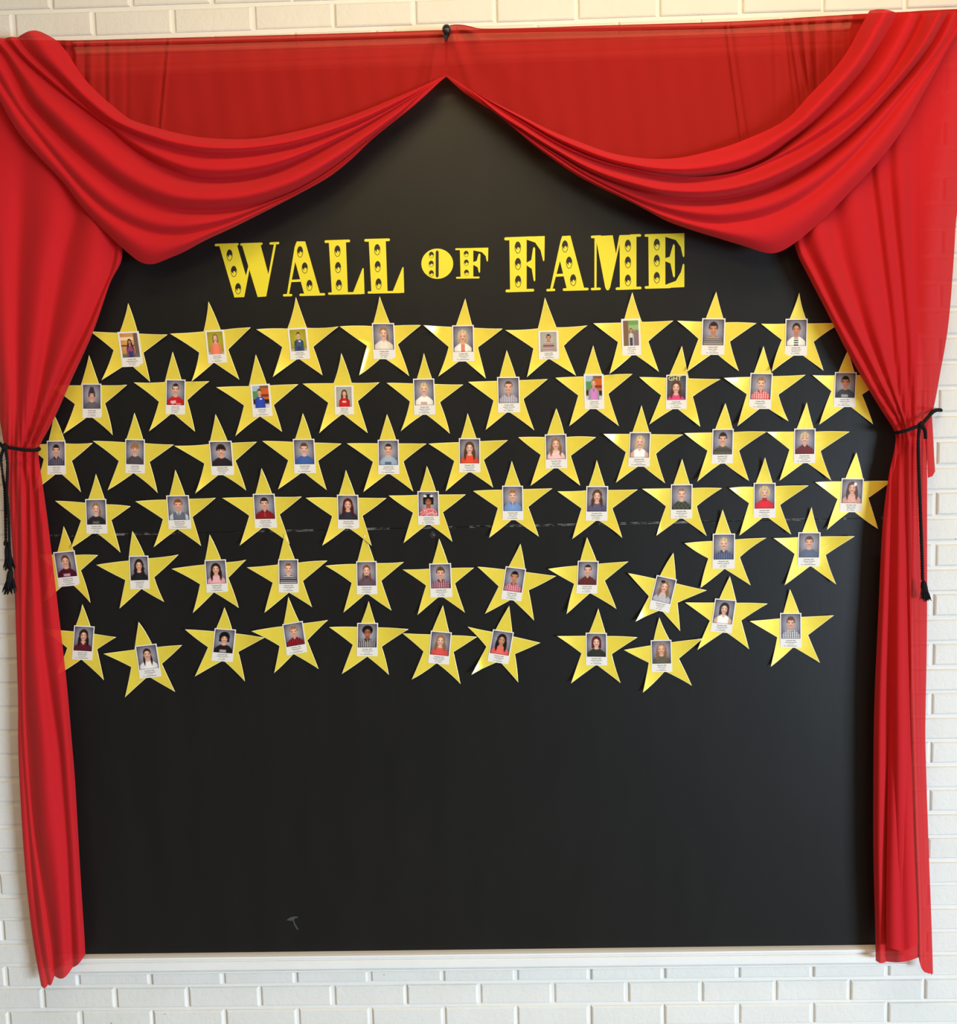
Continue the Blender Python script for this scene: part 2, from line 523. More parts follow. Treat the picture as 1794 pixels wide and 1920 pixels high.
LETTERS = [
    ('W', T6, [P2('115,148 240,146 303,362 320,292 330,306 291,512 222,515'), P2('275,148 405,144 460,352 499,141 515,141 445,508 385,512'),
               bar(84, 139, 252, 134, 17), bar(262, 135, 420, 130, 17), bar(467, 128, 537, 125, 17)],
     [(188, 218, 21, 40), (218, 332, 21, 39), (248, 453, 21, 39)], 'yellow letter W that starts the word WALL on the black board'),
    ('A', T6, [P2('650,142 660,122 718,122 822,490 712,493 641,240'), P2('646,150 661,200 604,496 589,498'), P2('616,391 690,387 694,404 613,408'),
               bar(562, 491, 628, 490, 17), bar(677, 488, 858, 484, 17)],
     [(682, 195, 21, 40), (715, 308, 21, 39), (748, 430, 21, 39)], 'yellow letter A second in the word WALL on the black board'),
    ('L', T6, [P2('883,118 1003,115 1017,482 905,485'), bar(853, 114, 1033, 109, 19), bar(878, 480, 1120, 476, 16), P2('1055,476 1119,312 1124,308 1128,312 1134,490 1050,492')],
     [(944, 190, 21, 40), (948, 305, 21, 39), (954, 428, 21, 39)], 'yellow letter L next to the A in the word WALL'),
    ('L', T6, [P2('1163,110 1282,107 1295,474 1182,478'), bar(1132, 105, 1312, 101, 19), bar(1155, 472, 1395, 468, 16), P2('1333,468 1399,305 1403,301 1407,305 1412,482 1328,484')],
     [(1223, 180, 21, 39), (1226, 298, 21, 39), (1232, 420, 21, 39)], 'yellow letter L that ends the word WALL on the black board'),
    ('O', T7, [ell(137, 257, 103, 98, 40)], [(99, 200, 16, 21), (98, 258, 16, 21), (99, 320, 16, 21)], 'small round yellow letter O in the word OF'),
    ('F', T7, [P2('283,160 370,160 370,347 288,349'), bar(253, 157, 400, 155, 12), P2('365,155 467,153 465,236 461,244 456,238 450,207 425,182 366,170'),
               P2('366,248 392,238 403,197 410,190 416,197 414,310 409,317 404,308 398,280 366,262'), bar(258, 342, 411, 340, 12)],
     [(324, 193, 16, 20), (325, 250, 16, 20), (326, 315, 16, 20)], 'small yellow letter F that ends the word OF'),
    ('F', T7, [P2('603,92 715,88 715,428 608,430'), bar(570, 86, 760, 80, 20), P2('710,82 832,78 830,234 825,242 820,234 805,170 770,120 711,100'),
               P2('711,252 745,233 756,158 763,148 770,158 771,364 766,372 760,364 748,290 711,265'), bar(578, 424, 764, 419, 18)],
     [(658, 152, 20, 39), (659, 258, 20, 39), (660, 372, 20, 39)], 'yellow letter F that starts the word FAME on the black board'),
    ('A', T7, [P2('934,110 945,78 998,75 1088,418 975,421 925,216'), P2('932,120 946,180 881,428 865,430'), P2('893,324 955,321 959,338 889,342'),
               bar(842, 420, 900, 418, 16), bar(948, 416, 1116, 412, 17)],
     [(963, 145, 20, 39), (990, 250, 20, 39), (1016, 363, 20, 38)], 'yellow letter A second in the word FAME on the black board'),
    ('M', T7, [P2('1154,80 1168,80 1167,420 1153,420'), P2('1160,78 1272,73 1293,192 1313,78 1328,78 1255,410 1247,426 1239,429 1231,426 1223,410'), P2('1316,72 1425,69 1425,414 1318,418'),
               bar(1130, 75, 1200, 73, 17), bar(1380, 67, 1456, 65, 17), bar(1130, 413, 1195, 411, 16), bar(1290, 410, 1458, 405, 17)],
     [(1370, 140, 20, 39), (1370, 248, 20, 38), (1370, 365, 20, 38)], 'yellow letter M between the A and E in the word FAME'),
    ('E', T7, [P2('1502,72 1612,68 1612,408 1505,410'), bar(1477, 66, 1640, 62, 17), P2('1608,63 1735,59 1735,208 1730,215 1725,208 1712,150 1680,104 1608,82'),
               P2('1608,222 1640,212 1660,140 1667,128 1673,140 1674,338 1668,347 1662,338 1645,255 1608,240'), P2('1608,395 1680,368 1713,310 1724,264 1730,256 1735,264 1735,408 1608,414'), bar(1478, 402, 1650, 398, 17)],
     [(1557, 133, 20, 38), (1557, 237, 20, 38), (1557, 347, 20, 37)], 'yellow letter E that ends the word FAME on the black board'),
]


def clean_poly(V2):
    a = sum(V2[i][0] * V2[(i + 1) % len(V2)][1] - V2[(i + 1) % len(V2)][0] * V2[i][1] for i in range(len(V2)))
    return V2 if a > 0 else V2[::-1]


def flat_shape(polys, depth0, thick, origin, step=0.00004):
    """thin vinyl pieces: 2-D pixel polygons -> extruded sheets, local to origin"""
    parts = []
    for n, poly in enumerate(polys):
        poly = clean_poly(poly)
        top = [wp(x, y, depth0 + thick + n * step) - origin for x, y in poly]
        bot = [wp(x, y, depth0) - origin for x, y in poly]
        k = len(poly)
        parts.append((top + bot, [tuple(range(k))] + [(i, k + i, k + (i + 1) % k, (i + 1) % k) for i in range(k)]))
    return join_vf(parts)


for ch, (ox, oy, s), polys, ovals, label in LETTERS:
    topx = [[(ox + x / s, oy + y / s) for x, y in p] for p in polys]
    allp = np.array([q for p in topx for q in p])
    ctr = wp(*allp.mean(0), FD)
    v, f = flat_shape(topx, FD + 0.0002, 0.0006, ctr)
    L = mesh_obj('letter', v, f, M_YELLOW)
    L.location = ctr
    prop(L, label, 'letter', 'yellow title letters')
    if ch == 'O':
        slot = [(127, 182), (130, 174), (136, 171), (143, 174), (146, 182), (146, 335), (143, 343), (136, 346), (130, 343), (127, 335)]
        v, f = flat_shape([[(ox + x / s, oy + y / s) for x, y in slot]], FD + 0.0008, 0.0003, ctr)
        mesh_obj('slot', v, f, M_VBLACK, L)
    for cx, cy, rx, ry in ovals:
        shapes = [ell(cx, cy, rx, ry), ell(cx, cy + ry * 0.04, rx * 0.80, ry * 0.86), ell(cx - rx * 0.02, cy - ry * 0.24, rx * 0.80, ry * 0.64), ell(cx + rx * 0.12, cy + ry * 0.20, rx * 0.34, ry * 0.26, 12)]
        parts, mi = [], []
        for n, (sh, mm) in enumerate(zip(shapes, (0, 1, 0, 1))):
            vf = flat_shape([[(ox + x / s, oy + y / s) for x, y in sh]], FD + 0.0008 + 0.0001 * n, 0.0002, ctr)
            parts.append(vf)
            mi += [mm] * len(vf[1])
        v, f = join_vf(parts)
        mesh_obj('oval_bulb', v, f, [M_VBLACK, M_YELLOW], L, mat_idx=mi)

# ------------------------------------------------------------------ portraits (flat prints, colours per vertex)
PW, PH = 36, 46
GX, GY = np.meshgrid(np.linspace(0, 1, PW), np.linspace(0, 1.27, PH))
AA = 0.035


def cov(sd): return np.clip(0.5 - sd / AA, 0, 1)


def sd_ell(X, Y, cx, cy, rx, ry):
    return (np.sqrt(((X - cx) / rx) ** 2 + ((Y - cy) / ry) ** 2) - 1) * min(rx, ry)


def sd_box(X, Y, x0, y0, x1, y1):
    return np.maximum(np.maximum(x0 - X, X - x1), np.maximum(y0 - Y, Y - y1))


def put(img, col, a):
    a = a[..., None]
    img[:] = img * (1 - a) + np.asarray(col, float) * a


HC = dict(black=(34, 26, 26), dark=(52, 38, 34), brown=(96, 66, 48), light=(146, 108, 76), blond=(190, 164, 128), pale=(222, 196, 150), red=(134, 74, 44), auburn=(88, 40, 34), grey=(70, 66, 72))
SK = dict(f=(236, 184, 158), p=(240, 194, 172), t=(206, 148, 114), b=(168, 108, 78))


def portrait(hair, style, skin, shirt, pat, col2=(235, 230, 225), bgd='grey', head=(0.5, 0.46, 1.0), acc=None, seed=0):
    r = np.random.default_rng(seed)
    img = np.zeros((PH, PW, 3))
    cx0 = np.clip(np.hypot((GX - 0.5) / 0.75, (GY - 0.55) / 0.85), 0, 1)[..., None]
    base = {'grey': ((184, 180, 188), (78, 72, 84)), 'dark': ((120, 118, 118), (60, 60, 66)), 'yellow': ((186, 178, 62), (150, 140, 48)), 'light': ((186, 182, 172), (160, 154, 146)),
            'tan': ((222, 170, 108), (190, 132, 78)), 'class': ((150, 120, 100), (120, 80, 60)), 'park': ((150, 138, 116), (110, 110, 74))}[bgd]
    img[:] = np.array(base[0]) * (1 - cx0 ** 1.4) + np.array(base[1]) * cx0 ** 1.4
    img += r.normal(0, 4, (PH, PW, 1))
    if bgd == 'class':
        put(img, (96, 148, 96), cov(sd_box(GX, GY, -1, 0.3, 0.32, 0.72)))
        put(img, (170, 190, 200), cov(sd_box(GX, GY, -1, -1, 0.45, 0.3)))
        put(img, (206, 104, 48), cov(sd_box(GX, GY, 0.52, 0.15, 2, 0.5)))
        put(img, (150, 52, 40), cov(sd_box(GX, GY, 0.52, 0.5, 2, 0.62)))
        put(img, (216, 112, 40), cov(sd_box(GX, GY, 0.58, 0.68, 2, 0.9)))
        put(img, (60, 44, 44), cov(sd_box(GX, GY, -1, 0.78, 2, 1.0)))
        put(img, (206, 204, 206), cov(sd_box(GX, GY, -1, 1.06, 2, 2)))
    if bgd == 'tan':
        put(img, (236, 216, 180), cov(sd_box(GX, GY, -1, 0.2, 0.72, 0.36)))
        put(img, (70, 50, 40), cov(sd_box(GX, GY, -1, 0.62, 0.75, 0.68)))
        put(img, (120, 100, 94), cov(sd_box(GX, GY, 0.76, -1, 2, 2)))
        put(img, (110, 120, 96), cov(sd_box(GX, GY, -1, 1.08, 2, 2)))
    if bgd == 'park':
        put(img, (122, 162, 84), cov(sd_box(GX, GY, 0.35, -1, 2, 0.22)))
        put(img, (158, 182, 128), cov(sd_box(GX, GY, 0.35, 0.22, 2, 0.48)))
        put(img, (134, 104, 84), cov(sd_ell(GX, GY, 0.16, 0.5, 0.16, 0.9)))
        put(img, (140, 118, 122), cov(sd_box(GX, GY, 0.55, 0.6, 2, 2)))
    if bgd == 'yellow':
        put(img, (176, 168, 150), cov(sd_box(GX, GY, -1, 1.12, 2, 2)))
    hx, hy, s = head
    X, Y = (GX - hx) / s, (GY - hy) / s
    hc = np.array(HC[hair], float)
    sk = np.array(SK[skin], float)
    hcs = hc[None, None] * (1 + 0.07 * np.sin(X * 38 + Y * 6 + seed))[..., None] * (1.1 - 0.25 * np.clip(Y + 0.2, 0, 1))[..., None]

    def hput(a): img[:] = img * (1 - a[..., None]) + hcs * a[..., None]

    # hair behind the shoulders
    if style in ('long', 'wavy', 'curly'):
        w = 0.245 + (0.03 * np.sin(Y * 26 + seed) if style == 'curly' else 0.012 * np.sin(Y * 14 + seed)) + 0.07 * np.clip(Y, 0, 1)
        hput(cov(np.maximum(np.maximum(np.abs(X) - w, Y - (0.62 if style != 'wavy' else 0.45)), -0.12 - Y)))
        hput(cov(sd_ell(X, Y, 0, -0.07, 0.235, 0.27)))
    if style == 'bob':
        hput(cov(np.maximum(np.maximum(np.abs(X) - 0.265, Y - 0.2), -0.1 - Y)))
        hput(cov(sd_ell(X, Y, 0, -0.09, 0.265, 0.27)))
    if style == 'shoulder':
        hput(cov(np.maximum(np.maximum(np.abs(X) - 0.235, Y - 0.34), -0.1 - Y)))
        hput(cov(sd_ell(X, Y, 0, -0.07, 0.235, 0.27)))
    if style == 'afro':
        hput(cov(sd_ell(X, Y, 0, -0.13, 0.275, 0.25)))
    # neck and shirt
    put(img, sk * 0.82, cov(sd_box(X, Y, -0.095, 0.12, 0.095, 0.46)))
    top = 0.345 + 1.15 * np.clip(np.abs(X) - 0.09, 0, 1) ** 1.55
    shx = cov(np.maximum(top - Y, np.abs(X) - 0.45 - 0.05 * np.clip(Y - 0.5, 0, 1)))
    sc_ = np.array(shirt, float)[None, None] * (1.08 - 0.35 * np.clip(np.abs(X) - 0.12, 0, 1))[..., None] * np.ones((PH, PW, 1))
    c2 = np.array(col2, float)
    if pat == 'stripes':
        m_ = (np.sin(Y * 62) > 0.35).astype(float)[..., None]
        sc_ = sc_ * (1 - m_) + c2 * m_
    if pat == 'plaid':
        m1 = np.clip(np.sin(X * 56) * 2 - 0.4, 0, 1)[..., None]
        m2_ = np.clip(np.sin(Y * 56 + 1) * 2 - 0.6, 0, 1)[..., None]
        sc_ = sc_ * (1 - 0.75 * m1) + c2 * 0.75 * m1
        sc_ = sc_ * (1 - 0.45 * m2_) + c2 * 0.45 * m2_
    if pat == 'floral':
        q = r.random((PH, PW, 1))
        sc_ = np.where(q > 0.6, c2, sc_)
    if pat == 'vest':
        m_ = (np.abs(X) > 0.3)[..., None]
        sc_ = np.where(m_, c2, sc_)
    if pat == 'cardigan':
        m_ = (np.abs(X) < 0.11)[..., None]
        st = np.where((np.sin(Y * 60) > 0)[..., None], (40, 40, 44), (232, 228, 222))
        sc_ = np.where(m_, st if acc != 'salmon' else c2, sc_)
    if pat == 'sleeveless':
        sc_ = np.where((np.abs(X) > 0.28)[..., None], sk * 0.9, sc_)
    if pat == 'camo':
        q = np.sin(X * 30 + 2 * np.sin(Y * 24))[..., None]
        sc_ = np.where(q > 0.2, c2, sc_)
    img[:] = img * (1 - shx[..., None]) + sc_ * shx[..., None]
    if pat == 'print':
        put(img, c2, cov(np.maximum(np.abs(X + 0.02) - 0.17, np.abs(Y - 0.71) - 0.07)) * (0.55 + 0.45 * (np.sin(X * 90 + Y * 40) > -0.2)))
    if pat in ('vneck', 'sleeveless'):
        put(img, sk * 0.95, cov(np.maximum((np.abs(X) - 0.13) + 0.75 * (Y - 0.33), 0.30 - Y) * 0.8))
    elif pat in ('plaid', 'button', 'vest'):
        put(img, sk * 0.86, cov(np.maximum((np.abs(X) - 0.085) + 0.9 * (Y - 0.36), 0.30 - Y) * 0.8))
        ccol = c2 if pat == 'vest' else np.array(shirt, float) * 0.72
        put(img, ccol, cov(np.maximum(np.abs(np.abs(X) - 0.11 + 0.45 * (Y - 0.36)) - 0.028, np.abs(Y - 0.4) - 0.075)))
        if pat == 'button':
            for yy in (0.52, 0.64): put(img, (235, 215, 205), cov(sd_ell(X, Y, 0, yy, 0.016, 0.016)))
        if pat == 'vest':
            put(img, c2, cov(np.maximum((np.abs(X) - 0.1) + 0.42 * (Y - 0.42), 0.40 - Y)))
            put(img, (92, 112, 120), cov(np.maximum(np.abs(X) - 0.028, np.abs(Y - 0.52) - 0.11)))
    elif pat == 'turtle':
        put(img, np.array(shirt, float) * 0.85, cov(sd_box(X, Y, -0.115, 0.25, 0.115, 0.42)))
    else:
        put(img, sk * 0.93, cov(sd_ell(X, Y, 0, 0.335, 0.125, 0.075)))
    if s < 0.64:                                   # seen to the knees: arms and trousers
        put(img, np.array(shirt, float) * 0.8, cov(sd_box(X, Y, -0.4, 0.5, -0.3, 0.95)))
        put(img, np.array(shirt, float) * 0.8, cov(sd_box(X, Y, 0.3, 0.5, 0.4, 0.95)))
        put(img, (70, 76, 104), cov(sd_box(X, Y, -0.27, 1.02, 0.27, 3)))
    # face
    put(img, sk * 0.92, cov(sd_ell(X, Y, -0.19, 0.02, 0.03, 0.055)))
    put(img, sk * 0.92, cov(sd_ell(X, Y, 0.19, 0.02, 0.03, 0.055)))
    fa = cov(sd_ell(X * (1 + 0.55 * np.clip(Y, 0, 1)), Y, 0, 0, 0.185, 0.255))
    shade = (1.07 - 0.30 * np.clip((X / 0.185) ** 2, 0, 1) - 0.16 * np.clip(Y / 0.25, 0, 1) ** 2)[..., None]
    img[:] = img * (1 - fa[..., None]) + sk * shade * fa[..., None]
    # front hair
    inner = sd_ell(X, Y, 0.0, 0.05, 0.165, 0.225)
    if style in ('short', 'buzz', 'curlytop', 'mop', 'swept'):
        rx_, ry_, line = {'short': (0.208, 0.275, -0.13), 'buzz': (0.197, 0.26, -0.16), 'curlytop': (0.22, 0.30, -0.13), 'mop': (0.238, 0.30, -0.06), 'swept': (0.22, 0.29, -0.09)}[style]
        hl = line + (0.22 * X if style == 'swept' else 0.0) - (0.25 * X * X if style != 'mop' else -0.4 * X * X) + (0.02 * np.sin(X * 60) if style in ('curlytop', 'mop') else 0)
        cap_ = sd_ell(X, Y, 0, -0.05, rx_, ry_) + (0.012 * np.sin(np.arctan2(Y, X) * 17) if style == 'curlytop' else 0)
        hput(cov(np.maximum(cap_, np.minimum(Y - hl, np.maximum(Y + 0.0, 0.165 - np.abs(X))))))
    if style in ('long', 'wavy', 'curly', 'shoulder'):
        hput(cov(np.maximum(sd_ell(X, Y, 0, -0.06, 0.235, 0.275), -inner)) * (Y < 0.3))
        for sg in (-1, 1):
            if style in ('long', 'curly', 'wavy'):
                hput(cov(sd_ell(X + (0.02 * np.sin(Y * 26) if style == 'curly' else 0), Y, sg * 0.235, 0.32, 0.065, 0.3 if style != 'wavy' else 0.22)))
            else:
                hput(cov(sd_ell(X, Y, sg * 0.205, 0.14, 0.045, 0.2)))
    if style == 'bob':
        hput(cov(np.maximum(sd_ell(X, Y, 0, -0.08, 0.265, 0.275), -sd_ell(X, Y, 0, 0.09, 0.165, 0.2))))
    if style in ('back', 'pony', 'braids'):
        hput(cov(np.maximum(sd_ell(X, Y, 0, -0.05, 0.205, 0.27), -sd_ell(X, Y, 0, 0.07, 0.18, 0.25))) * (Y < 0.02))
        if style == 'pony':
            hput(cov(sd_ell(X, Y, 0.2, 0.2, 0.055, 0.2)))
        if style == 'braids':
            for sg in (-1, 1): hput(cov(sd_ell(X, Y, sg * 0.185, 0.33, 0.05, 0.25)))
    if style == 'afro':
        hput(cov(np.maximum(sd_ell(X, Y, 0, -0.13, 0.275, 0.25), -sd_ell(X, Y, 0, 0.06, 0.18, 0.24))))
    if style == 'beanie':
        put(img, (70, 66, 72), cov(np.maximum(np.maximum((np.abs(X) - 0.19) + 0.0 - 0.32 * np.clip(Y + 0.16, -1, 0), Y + 0.09), -0.46 - Y)))
        hput(cov(np.maximum(np.abs(np.abs(X) - 0.17) - 0.03, np.abs(Y) - 0.1)))
    # features
    for sg in (-1, 1):
        put(img, (62, 40, 34), cov(sd_ell(X, Y, sg * 0.078, 0.0, 0.034, 0.020)))
        put(img, hc * 0.5 + sk * 0.4, cov(sd_ell(X, Y, sg * 0.08, -0.056, 0.046, 0.012)) * 0.7)
        put(img, (230, 140, 120), cov(sd_ell(X, Y, sg * 0.10, 0.09, 0.04, 0.03)) * 0.35)
    put(img, sk * 0.74, cov(sd_ell(X, Y, 0, 0.075, 0.026, 0.012)) * 0.8)
    put(img, (150, 60, 56), cov(sd_ell(X, Y, 0, 0.135, 0.088, 0.036)) * 0.95)
    put(img, (246, 236, 228), cov(sd_ell(X, Y, 0, 0.128, 0.058, 0.012)) * 0.85)
    put(img, sk * 0.78, cov(np.maximum(np.abs(sd_ell(X, Y, 0, 0, 0.185, 0.255)) - 0.008, 0.15 - Y)) * 0.5)
    if acc == 'bow': put(img, (238, 234, 228), cov(sd_ell(X, Y, 0, -0.27, 0.14, 0.06)))
    if acc == 'bows':
        for sg in (-1, 1): put(img, (244, 242, 240), cov(sd_ell(X, Y, sg * 0.16, -0.25, 0.085, 0.055)))
    if acc == 'flower': put(img, (244, 240, 240), cov(sd_ell(X, Y, 0.15, -0.2, 0.07, 0.1)))
    if acc == 'blackbow': put(img, (36, 34, 40), cov(sd_ell(X, Y, -0.13, -0.25, 0.12, 0.07)))
    if acc == 'band': put(img, (214, 196, 178), cov(np.abs(sd_ell(X, Y, 0, 0.06, 0.2, 0.27)) - 0.012) * (Y < -0.1))
    if acc == 'number':
        for x0 in (-0.2, -0.05):
            put(img, (244, 236, 236), cov(np.abs(sd_ell(X, Y, x0, 0.66, 0.055, 0.05)) - 0.02))
        put(img, (244, 236, 236), cov(sd_box(X, Y, -0.165, 0.64, -0.13, 0.78)))
        put(img, (244, 236, 236), cov(sd_box(X, Y, -0.1, 0.58, 0.02, 0.61)))
        put(img, (230, 200, 200), cov(sd_box(X, Y, 0.05, 0.72, 0.34, 0.79)) * (np.sin(X * 90) > 0))
    if acc == 'badge': put(img, (240, 240, 240), cov(sd_box(X, Y, -0.02, 0.5, 0.2, 0.62)))
    # photographer's dark edge
    e = np.minimum(np.minimum(GX, 1 - GX), np.minimum(GY, 1.27 - GY))
    if bgd == 'grey': img *= (0.72 + 0.28 * np.clip(e / 0.06, 0, 1))[..., None]
    return np.clip((img - 128) * 1.12 + 122, 4, 250)


def srgb2lin(a):
    a = a / 255.0
    return np.where(a <= 0.04045, a / 12.92, ((a + 0.055) / 1.055) ** 2.4)


# ------------------------------------------------------------------ star table
CROPS = dict(A=(160, 540), B=(470, 540), C=(780, 540), D=(1100, 530), E=(1400, 530), F=(90, 640), G=(400, 640), H=(710, 640), I=(1030, 630), J=(1340, 630),
             K=(60, 760), L=(320, 760), M=(630, 760), N=(960, 750), O=(1270, 750), P=(95, 860), Q=(405, 860), R=(720, 850), S=(1030, 840), U=(1350, 840),
             V=(80, 980), W=(320, 980), X=(610, 980), Y=(890, 1000), Z=(1150, 1020), a=(1280, 940), b=(90, 1130), c=(340, 1110), d=(600, 1110), e=(860, 1120), f=(1020, 1130), g=(1270, 1080))
CS = 1794 / 320.0
GREY = 'grey'
